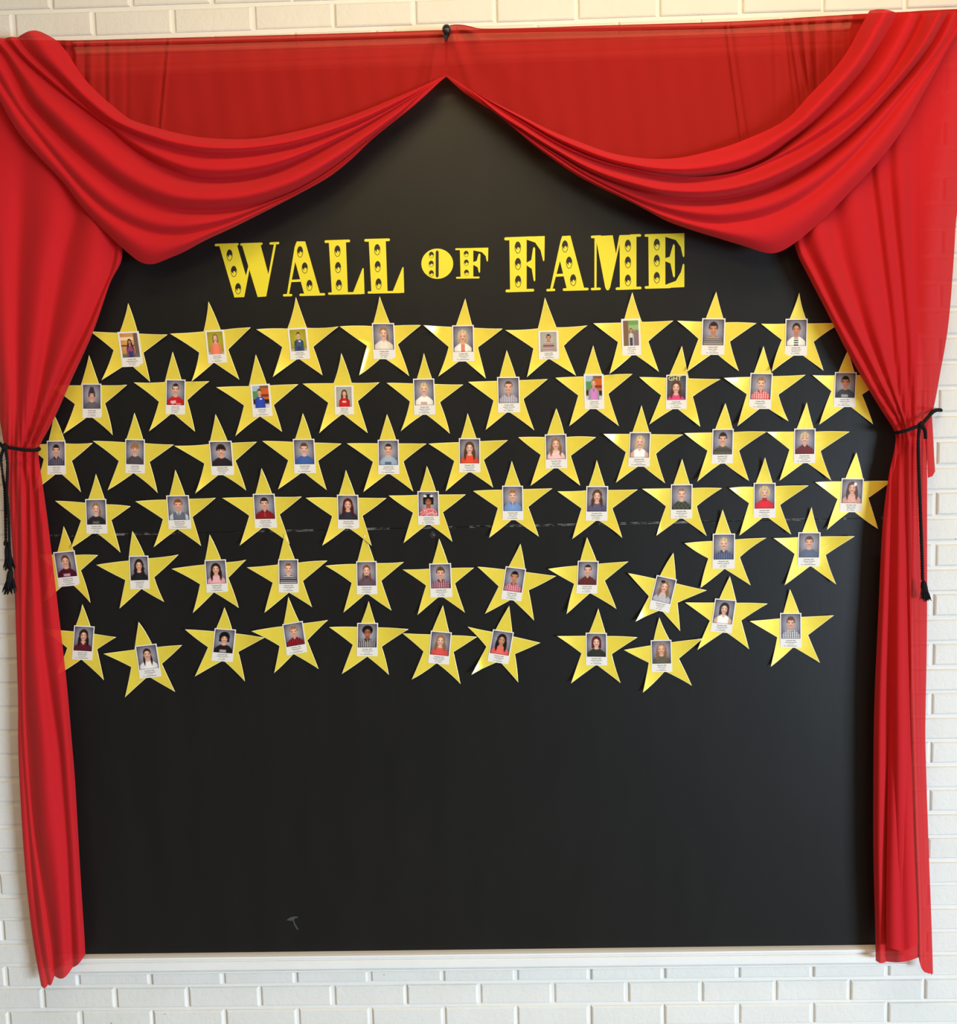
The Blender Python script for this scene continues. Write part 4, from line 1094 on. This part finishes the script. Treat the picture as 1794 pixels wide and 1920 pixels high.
# --- right swag, lines from the apex to the gather on the rod
RS = [
 P2('838,141 859,153.5 897,177 941,199 986,221.5 1031,244 1086,266 1142,286 1190,295 1233,298 1275,295.5 1317,287 1367,273 1401,260 1442.5,242 1480,219 1518.5,177 1559,135 1588.5,96 1611,54 1630,20'),
 P2('837.6,141 861,156 886,170 930,197 986,229 1031,256 1075,278 1131,301 1187,316 1233,325.6 1275,330 1317,330 1359,325.5 1394,318 1436,300 1480,267 1515,240 1550,208 1585,171.5 1620,131 1646,91 1665.5,58 1684,25'),
 P2('837.4,141 862,157 888,173 933,203 986,236 1031,264 1075,287 1131,308 1187,321 1233,330 1275,334 1317,334 1359,330 1400,320 1451,298 1500,275 1532.5,255.6 1585,220.5 1620,191 1655,154 1690,105 1713,66.5 1732,27'),
 P2('837.2,141 865,160 897,184 941,221.6 975,243 1008,265 1053,292 1097.5,318.5 1142,338.6 1187,354 1233,367 1275,372 1317,373 1359,369.5 1401,361 1451,345 1492,326 1532.5,301 1585,261 1629,220.5 1672.5,173 1707.5,133 1742.5,87.5 1767,44 1779,24'),
 P2('837,141 868,163 905,192 950,226 1000,263 1053,300 1100,330 1150,356 1200,380 1250,398 1300,411 1350,416 1401,411 1451,398 1500,374 1550,338 1600,292 1650,236 1699,176 1742.5,122 1777,75 1800,26'),
 P2('836.8,141 874.6,169 919,205 952.6,231.5 997,269.5 1042,303 1086,332 1142,360 1187,381 1230,404 1250,415 1300,432.6 1350.5,448 1400,463 1429,473 1450,476.5 1468,470 1487,458 1520,432 1560,394.6 1625,327 1664,282 1699,233 1725,185.5 1751,140 1769,105 1794,63 1816,28'),
]
RSg = [(0.95, 0.058, 1.35), (0.62, 0.032, 1.2), (0.95, 0.056, 1.6), (0.52, 0.034, 1.2), (0.38, 0.024, 1.0)]
RSd = [ip((0, .080), (.5, .108), (.88, .106), (1, .090)), ip((0, .081), (.4, .102), (.62, .070), (.86, .074), (1, .094)), ip((0, .082), (.5, .112), (.88, .106), (1, .090)),
       ip((0, .083), (.4, .094), (.6, .080), (.88, .078), (1, .094)), ip((0, .084), (.5, .112), (.88, .100), (1, .094)), ip((0, .085), (.5, .098), (.88, .094), (1, .094))]
swagR = cloth('curtain_swag', RS, 150, RSg, lambda i, u: RSd[i](u), M_RED, nv=14, vsm=1, narrow=0.012, hem=(-5, -2, -2, -2, -2))
prop(swagR, 'red chiffon swag draped from the rod down to a point above the letter E', 'curtain', 'red swags')


# --- sheer valances hanging flat from the rod behind the swags
def valance(top, bottom, label, pleats, d0):
    top = spline(top, 440, 1)
    bottom = spline(bottom, 440, 2)
    up = np.array([0, 1.0])
    l0 = top + up * 2.0
    l1 = top
    l2 = top + up * 9
    l3 = top + up * 19
    L_ = [l0, l1, l2, l3, bottom]
    dep = [d0 + 0.002, d0 + 0.010, d0 + 0.019, d0 + 0.008, d0]
    gaps = [(0, 0, 1)] * 4

    def ex(px, py, u):
        z = np.zeros_like(px)
        for x0, x1, lean, w, a in pleats:
            xx = px - (x0 + lean * (py - 60))
            z = z + a * np.exp(-(xx / w) ** 2)
        z = z + 0.0012 * np.sin(px * 0.055 + py * 0.013) + 0.0008 * np.sin(px * 0.13 - py * 0.02)
        return z
    o = cloth('curtain_valance', L_, 440, gaps, lambda i, u: dep[i] * np.ones_like(u), M_SHEER, nv=7, vsm=1, extra=ex)
    prop(o, label, 'curtain', 'sheer valances')
    return o


v1 = [(x, 0, ln, w, a) for x, ln, w, a in ((100, .02, 5, .008), (113, .03, 4, -.007), (124, .02, 5, .010), (134, .0, 3.5, -.008), (144, .0, 5, .010), (157, .02, 3.2, -.009), (170, 0, 6, .005), (196, .02, 4, -.004), (205, .0, 5, .004), (237, 0, 5, -.003),
                                            (806, -.32, 7, -.005), (822, -.16, 5, .005), (319, -.097, 2.6, .006), (313.5, -.085, 3.0, -.005), (300, -.10, 9, .002))]
valance(P2('-80,79 0,76 60,75 150,75.5 250,73 400,69 600,63.5 760,58.5 820,56.5 840,57'), P2('-80,120 -20,135 20,180 90,225 200,262 280,285 370,300 450,303 560,283 680,240 760,203 800,172 840,141.5'),
        'flat sheer red cloth hanging from the rod behind the swag above the word WALL', v1, 0.064)
v2 = [(x, 0, ln, w, a) for x, ln, w, a in ((1364, .13, 2.6, .006), (1369, .15, 3.0, -.005), (1384, .18, 8, .002), (848, .35, 7, .006), (860, .55, 9, -.004), (884, .95, 12, .006), (1452, .03, 5, .004), (1470, .10, 4, -.005), (1484, .15, 4, .008), (1493, .20, 3.5, -.008), (1506, .10, 4, .008), (1517, .06, 3.5, -.009), (1530, .04, 5, .008),
                                            (1548, .02, 5, -.006), (1562, .02, 5, .006), (1578, 0, 5, -.006), (1592, 0, 5, .006))]
valance(P2('834,50 850,46 868,46.5 885,50 905,53.5 980,52.5 1100,48.5 1240,44.5 1363,40.5 1464,35.6 1500,33 1564,29 1614,26 1700,22 1800,17 1880,12'),
        P2('834,141.5 872,175 930,212 1000,250 1090,290 1160,318 1233,335 1300,330 1400,298 1480,258 1560,195 1620,170 1690,140 1750,80 1790,45 1880,40'),
        'flat sheer red cloth hanging from the rod behind the swag above the word FAME', v2, 0.064)

# --- side panels, tied back
LP = [
 P2('-75,78 -70,180 -58,300 -44,420 -30,540 -16,660 -4,760 4,815 9,840 12,865 16,920 21,1000 27,1100 31,1220 34,1320 34,1400 40,1530 48,1640 58,1735 68,1800 77,1848'),
 P2('30,80 38,160 42,256 39,400 34,504 31,634 31,738 28,815 24,842 25,880 30,940 33,1010 35,1100 37,1220 39,1320 41,1400 50,1520 59,1630 70,1735 80,1800 90,1846'),
 P2('100,77 118,150 132,280 140,400 122,465 104,556 86,660 68,760 52,820 43,841 45,870 49,920 51,1000 48,1090 46,1200 47,1310 51.5,1400 57,1481 65,1563 73,1617 89,1725 97,1780 102,1830'),
 P2('128,76 145,130 180,270 216,457 178,580 132,675 94,752 66,815 56,842 58,868 63,920 68,1004 75.5,1108 82,1210 96,1317 110,1400 118,1495 125,1590 130,1698 134,1770 136,1814'),
 P2('135,76 150,130 192,270 230,468 208,525 174,624 135,710 104,780 82,822 70,840 74,868 86,950 96,1030 106,1115 116,1200 126,1290 135.5,1400 141,1468 148,1590 154.5,1698 158,1750 160,1789'),
]
LPg = [(0.42, 0.026, 1.0), (0.40, 0.030, 1.1), (0.42, 0.032, 1.0), (0.7, 0.020, 1.0)]
LPd = [ip((0, .056), (.10, .056), (.35, .056), (.43, .050), (.5, .052), (1, .048)), ip((0, .056), (.10, .056), (.35, .066), (.43, .060), (.5, .056), (1, .050)), ip((0, .056), (.10, .056), (.3, .060), (.43, .060), (.55, .050), (1, .050)),
       ip((0, .056), (.10, .056), (.3, .060), (.43, .060), (.55, .052), (1, .052)), ip((0, .056), (.10, .056), (.3, .066), (.43, .054), (.55, .056), (1, .050))]


def wrinkL(px, py, u):
    k = np.exp(-((py - 850) / 120) ** 2)
    return 0.0035 * k * np.sin(px * 0.75 + py * 0.01) + 0.0015 * np.sin(px * 0.16 + 1.3) * np.clip((py - 900) / 300, 0, 1)


panL = cloth('side_curtain', LP, 170, LPg, lambda i, u: LPd[i](u), M_RED, nv=12, vsm=2, extra=wrinkL, hem=(6, 8, 12, 5), ramp=True)
prop(panL, 'long red chiffon curtain panel gathered by the black cord that has two tassels', 'curtain', 'tied back curtain panels')

RP = [
 P2('1600,28 1570,135 1510,250 1485,350 1489,458 1515,517 1551.6,587.5 1588,660 1632,736 1666,790.6 1681,811 1681,822 1674,856 1665,897 1654,991 1646,1160 1640,1290 1637.5,1400 1637,1590 1639.6,1698 1641,1760 1641.5,1801'),
 P2('1620,27 1590,135 1535,250 1506,350 1504.7,446 1536,514.6 1575,592.7 1619,673 1653,738.5 1682,785 1692,806 1693,820 1685,856 1676,900 1673,980 1671,1052 1669,1136 1666,1270 1665,1400 1662.6,1590 1662,1698 1661.5,1760 1662,1803'),
 P2('1642,26 1615,130 1572,250 1558,330 1562,400 1575,470 1596,540.6 1619,608 1650.5,686.5 1679,751.6 1697,803.6 1698,818 1697,886 1698,948 1701,1052 1702,1130 1706,1290 1709,1395 1714,1562 1719.5,1698 1721,1760 1722,1795'),
 P2('1665,25 1645,150 1630,280 1642.7,400 1655.7,504 1666,582 1679,699.5 1692,770 1703,799 1706,815 1707,886 1708,948 1709,1052 1711,1130 1714,1290 1717,1395 1722,1562 1727,1698 1728,1770 1729,1818'),
 P2('1692,23 1676,150 1666,290 1674,400 1684,491 1695,608 1705,738.5 1711,793 1713,812 1716,886 1717,948 1719,1052 1720,1130 1722,1290 1724,1395 1728,1562 1734,1698 1737,1770 1738,1824'),
 P2('1725,20 1712,200 1710,400 1716,550 1726,673 1729,760 1725,797 1724,812 1726,886 1727,948 1728,1052 1729,1130 1730,1290 1730,1395 1735,1562 1740,1698 1743,1770 1744,1825'),
 P2('1850,14 1836,130 1818,270 1794,400 1788.5,478 1778,608 1762.5,699.5 1749,772 1740,786 1738,805 1738,894 1738,960 1738,1030 1738,1130 1737,1238 1735,1343 1735,1400 1740,1562.6 1745,1698 1747.5,1770 1749,1824'),
]
RPg = [(0.8, 0.026, 1.0), (0.60, 0.036, 1.0), (0.42, 0.028, 1.0), (0.42, 0.024, 1.0), (0.40, 0.024, 1.0), (0.30, 0.018, 1.0)]
RPd = [ip((0, .056), (.10, .056), (.3, .066), (.43, .056), (.5, .060), (1, .052)), ip((0, .056), (.10, .056), (.3, .066), (.43, .064), (.5, .060), (1, .052)), ip((0, .056), (.10, .056), (.3, .058), (.43, .066), (.5, .062), (1, .060)),
       ip((0, .056), (.10, .056), (.3, .056), (.43, .066), (.5, .060), (1, .056)), ip((0, .056), (.10, .056), (.3, .056), (.43, .064), (.5, .058), (1, .052)), ip((0, .056), (.10, .056), (.3, .054), (.43, .060), (.5, .056), (1, .050)),
       ip((0, .056), (.10, .056), (.3, .050), (.43, .044), (.5, .050), (1, .046))]


def wrinkR(px, py, u):
    k = np.exp(-((py - 810) / 120) ** 2)
    return 0.0035 * k * np.sin(px * 0.7 + py * 0.01) + 0.0015 * np.sin(px * 0.15 + 0.3) * np.clip((py - 900) / 300, 0, 1)


panR = cloth('side_curtain', RP, 170, RPg, lambda i, u: RPd[i](u), M_RED, nv=10, vsm=2, extra=wrinkR, hem=(4, 5, 4, 2, 1, 3), ramp=True)
prop(panR, 'long red chiffon curtain panel gathered by the black cord that has one tassel', 'curtain', 'tied back curtain panels')
# loose corner of cloth pulled out below the cord of that panel, and the front layer ending above the hem
flap = cloth('loose_corner', [P2('1732,800 1735,830 1738,860 1739,896'), P2('1741,784 1743,820 1746,860 1748,893'), P2('1747,778 1749.5,820 1751.5,860 1753,884')], 14, [(0.4, .01, 1), (0.4, .01, 1)],
             lambda i, u: np.full_like(u, (0.050, 0.050, 0.044)[i]), M_RED, nv=4)
part_at(flap, panR)
front = cloth('front_layer', [P2('1668,1050 1665,1395 1663,1560 1661,1700 1662,1777'), P2('1685,1050 1688,1395 1688,1560 1690,1700 1693,1784'), P2('1702,1050 1709,1400 1713,1562 1719,1700 1721,1771')], 60, [(0.35, .012, 1), (0.35, .012, 1)],
              lambda i, u: np.interp(u, (0, .5, .8, 1), (0.050, 0.066, 0.082, 0.086)) + (0, 0.005, 0.0)[i], M_RED, nv=6)
part_at(front, panR)

# ------------------------------------------------------------------ curtain rod with its middle knob
a_, b_ = wp(-120, 88, 0.074), wp(1930, 18, 0.074)
rod = empty('curtain_rod', 0.5 * (a_ + b_))
prop(rod, 'thin black curtain rod with a round knob in the middle holding the red cloth', 'curtain rod')
c1, c2_ = wp(832, 66, 0.074), wp(842, 60, 0.074)
v, f = tube_vf([wp(-120, 91, 0.057), wp(400, 79, 0.057), wp(836, 67, 0.057)], 0.004, 12)
part_at(mesh_obj('pole', v, f, M_IRON, smooth=True), rod)
v, f = tube_vf([wp(838, 60, 0.057), wp(1363, 51, 0.057), wp(1930, 20, 0.057)], 0.004, 12)
part_at(mesh_obj('pole', v, f, M_IRON, smooth=True), rod)
# knob: lathe around the axis that points at the room
kc = wp(837, 54.5, 0.0)
prof = [(0.0, 0.118), (0.0045, 0.1175), (0.0075, 0.115), (0.0092, 0.110), (0.0096, 0.104), (0.0088, 0.099), (0.0065, 0.096), (0.0055, 0.09), (0.0055, 0.0)]
V, F = [], []
for r_, y_ in prof:
    pp = wp(837, 54.5 + (0.118 - y_) * 10, y_)
    for k in range(20):
        th = 2 * math.pi * k / 20
        V.append((pp[0] + 1.12 * r_ * math.cos(th), -y_, pp[2] + r_ * 1.25 * math.sin(th)))
for i in range(len(prof) - 1):
    for k in range(20):
        F.append((i * 20 + k, (i + 1) * 20 + k, (i + 1) * 20 + (k + 1) % 20, i * 20 + (k + 1) % 20))
part_at(mesh_obj('knob', V, F, M_IRON, smooth=True), rod)
# hooked bracket below the knob, seen as a dark wedge between the two cloths
tri = [wp(830, 56, 0.106), wp(844, 56, 0.106), wp(843, 63, 0.106), wp(834.5, 76, 0.102), wp(830, 65, 0.106)]
tri2 = [p + np.array([0, 0.012, 0]) for p in tri]
k = len(tri)
v = tri + tri2
f = [tuple(range(k)), tuple(reversed(range(k, 2 * k)))] + [(i, k + i, k + (i + 1) % k, (i + 1) % k) for i in range(k)]
part_at(mesh_obj('bracket', v, f, M_IRON), rod)


# ------------------------------------------------------------------ tie-back cords with tassels
def cord_vf(pts, r=0.0033, pitch=0.013):
    S_ = spline(pts, max(24, int(np.sum(np.linalg.norm(np.diff(np.array(pts), axis=0), axis=1)) / 0.0028)))
    parts = []
    L_ = np.r_[0, np.cumsum(np.linalg.norm(np.diff(S_, axis=0), axis=1))]
    for phs in (0, math.pi):
        Q = []
        for i, p in enumerate(S_):
            t = S_[min(i + 1, len(S_) - 1)] - S_[max(i - 1, 0)]
            t /= np.linalg.norm(t) + 1e-12
            a = np.cross(t, [0, -1.0, 0.15])
            a /= np.linalg.norm(a) + 1e-12
            b = np.cross(t, a)
            th = 2 * math.pi * L_[i] / pitch + phs
            Q.append(p + 0.55 * r * (a * math.cos(th) + b * math.sin(th)))
        parts.append(tube_vf(Q, r * 0.72, 6))
    return join_vf(parts)


def w3(px, py, d): return wp(px, py, d)


def knot_vf(c_, r):
    V, F = [], []
    for i in range(9):
        ph = math.pi * i / 8
        for k in range(12):
            th = 2 * math.pi * k / 12
            rr = r * (1 + 0.16 * math.sin(3 * th + 4 * ph))
            V.append(c_ + np.array([rr * math.sin(ph) * math.cos(th), rr * math.sin(ph) * math.sin(th), rr * math.cos(ph)]))
    for i in range(8):
        for k in range(12):
            F.append((i * 12 + k, (i + 1) * 12 + k, (i + 1) * 12 + (k + 1) % 12, i * 12 + (k + 1) % 12))
    return V, F


def tassel_vf(x0, y0, x1, y1, d, spread, seed, n=26):
    r = np.random.default_rng(seed)
    parts = [tube_vf([w3(x0, y0 - 3, d), w3(x0 + (x1 - x0) * .1, y0 + 2, d), w3(x0 + (x1 - x0) * .25, y0 + 9, d), w3(x0 + (x1 - x0) * .5, y0 + (y1 - y0) * .5, d)], [0.003, 0.0068, 0.0082, 0.0085], 10)]
    for k in range(n):
        sx = r.normal(0, spread * 0.5)
        sy = r.uniform(-6, 2)
        dd = d + r.uniform(-0.007, 0.007)
        mid = r.normal(0, 1.4)
        P = [w3(x0 + r.normal(0, 1.2), y0, d), w3(x0 + (x1 - x0) * .3 + sx * .35 + mid * .4, y0 + (y1 - y0) * .33, d + (dd - d) * .5), w3(x0 + (x1 - x0) * .7 + sx * .75 + mid, y0 + (y1 - y0) * .7, dd), w3(x1 + sx, y1 + sy, dd)]
        parts.append(tube_vf(spline(P, 7), [0.0016, 0.0017, 0.0017, 0.0016, 0.0014, 0.0011, 0.0007], 5))
    return join_vf(parts)


tb = empty('tieback_cord', w3(9, 840, 0.098))
prop(tb, 'black twisted tieback cord ending in two tassels over the cream brick', 'tieback', 'black tieback cords')
v, f = cord_vf([w3(-14, 822, 0.003), w3(-4, 829, 0.04), w3(4, 836, 0.082), w3(10, 838, 0.094), w3(22, 840, 0.100), w3(40, 843, 0.100), w3(56, 844.5, 0.096), w3(68, 844, 0.082), w3(73, 842, 0.062), w3(70, 840, 0.036)], 0.0042)
part_at(mesh_obj('cord_loop', v, f, M_CORD, smooth=True), tb)
v, f = knot_vf(w3(9, 838, 0.100), 0.0085)
part_at(mesh_obj('knot', v, f, M_CORD, smooth=True), tb)
v, f = cord_vf([w3(7, 841, 0.102), w3(2, 858, 0.100), w3(5, 890, 0.098), w3(9, 920, 0.094), w3(10, 960, 0.09), w3(11, 1019, 0.086)], 0.0035)
part_at(mesh_obj('cord_end', v, f, M_CORD, smooth=True), tb)
v, f = cord_vf([w3(10, 842, 0.102), w3(14, 870, 0.103), w3(13, 920, 0.102), w3(16, 970, 0.096), w3(18, 1030, 0.090), w3(20, 1066, 0.086)], 0.0035)
part_at(mesh_obj('cord_end', v, f, M_CORD, smooth=True), tb)
v, f = knot_vf(w3(11, 1019, 0.086), 0.0062)
kn = part_at(mesh_obj('knot', v, f, M_CORD, smooth=True), tb)
v, f = tassel_vf(14, 1024, 17, 1069, 0.084, 13, 3, 44)
part_at(mesh_obj('tassel', v, f, M_CORD, smooth=True), tb)
v, f = tassel_vf(20, 1070, 15, 1114, 0.082, 13, 5, 44)
part_at(mesh_obj('tassel', v, f, M_CORD, smooth=True), tb)

tb = empty('tieback_cord', w3(1727, 797, 0.098))
prop(tb, 'black twisted tieback cord ending in one tassel beside the white brick', 'tieback', 'black tieback cords')
v, f = cord_vf([w3(1764, 769, 0.003), w3(1756, 769, 0.03), w3(1748, 773, 0.066), w3(1738, 784, 0.088), w3(1727, 796, 0.099), w3(1713, 802, 0.102), w3(1700, 807, 0.101), w3(1688, 810, 0.092), w3(1681, 811, 0.074), w3(1682, 809, 0.044)], 0.0042)
part_at(mesh_obj('cord_loop', v, f, M_CORD, smooth=True), tb)
v, f = knot_vf(w3(1727, 797, 0.102), 0.0085)
part_at(mesh_obj('knot', v, f, M_CORD, smooth=True), tb)
v, f = cord_vf([w3(1724, 800, 0.104), w3(1721.5, 825, 0.102), w3(1722.5, 880, 0.099), w3(1725, 950, 0.097), w3(1728, 1030, 0.094), w3(1729.5, 1088, 0.091)], 0.0038)
part_at(mesh_obj('cord_end', v, f, M_CORD, smooth=True), tb)
v, f = cord_vf([w3(1730, 800, 0.104), w3(1734, 808, 0.098), w3(1735, 822, 0.090)], 0.0038)
part_at(mesh_obj('cord_end', v, f, M_CORD, smooth=True), tb)
v, f = tassel_vf(1731, 1091, 1736, 1127, 0.088, 10, 9, 46)
part_at(mesh_obj('tassel', v, f, M_CORD, smooth=True), tb)
print('FRAME', fl, fr, z_bot_out, z_bot_in, z_top_in, TW, 'seam', z_seam, wp(160, 1831.5, 0.03)[2], wp(1636, 1816, 0.03)[2])
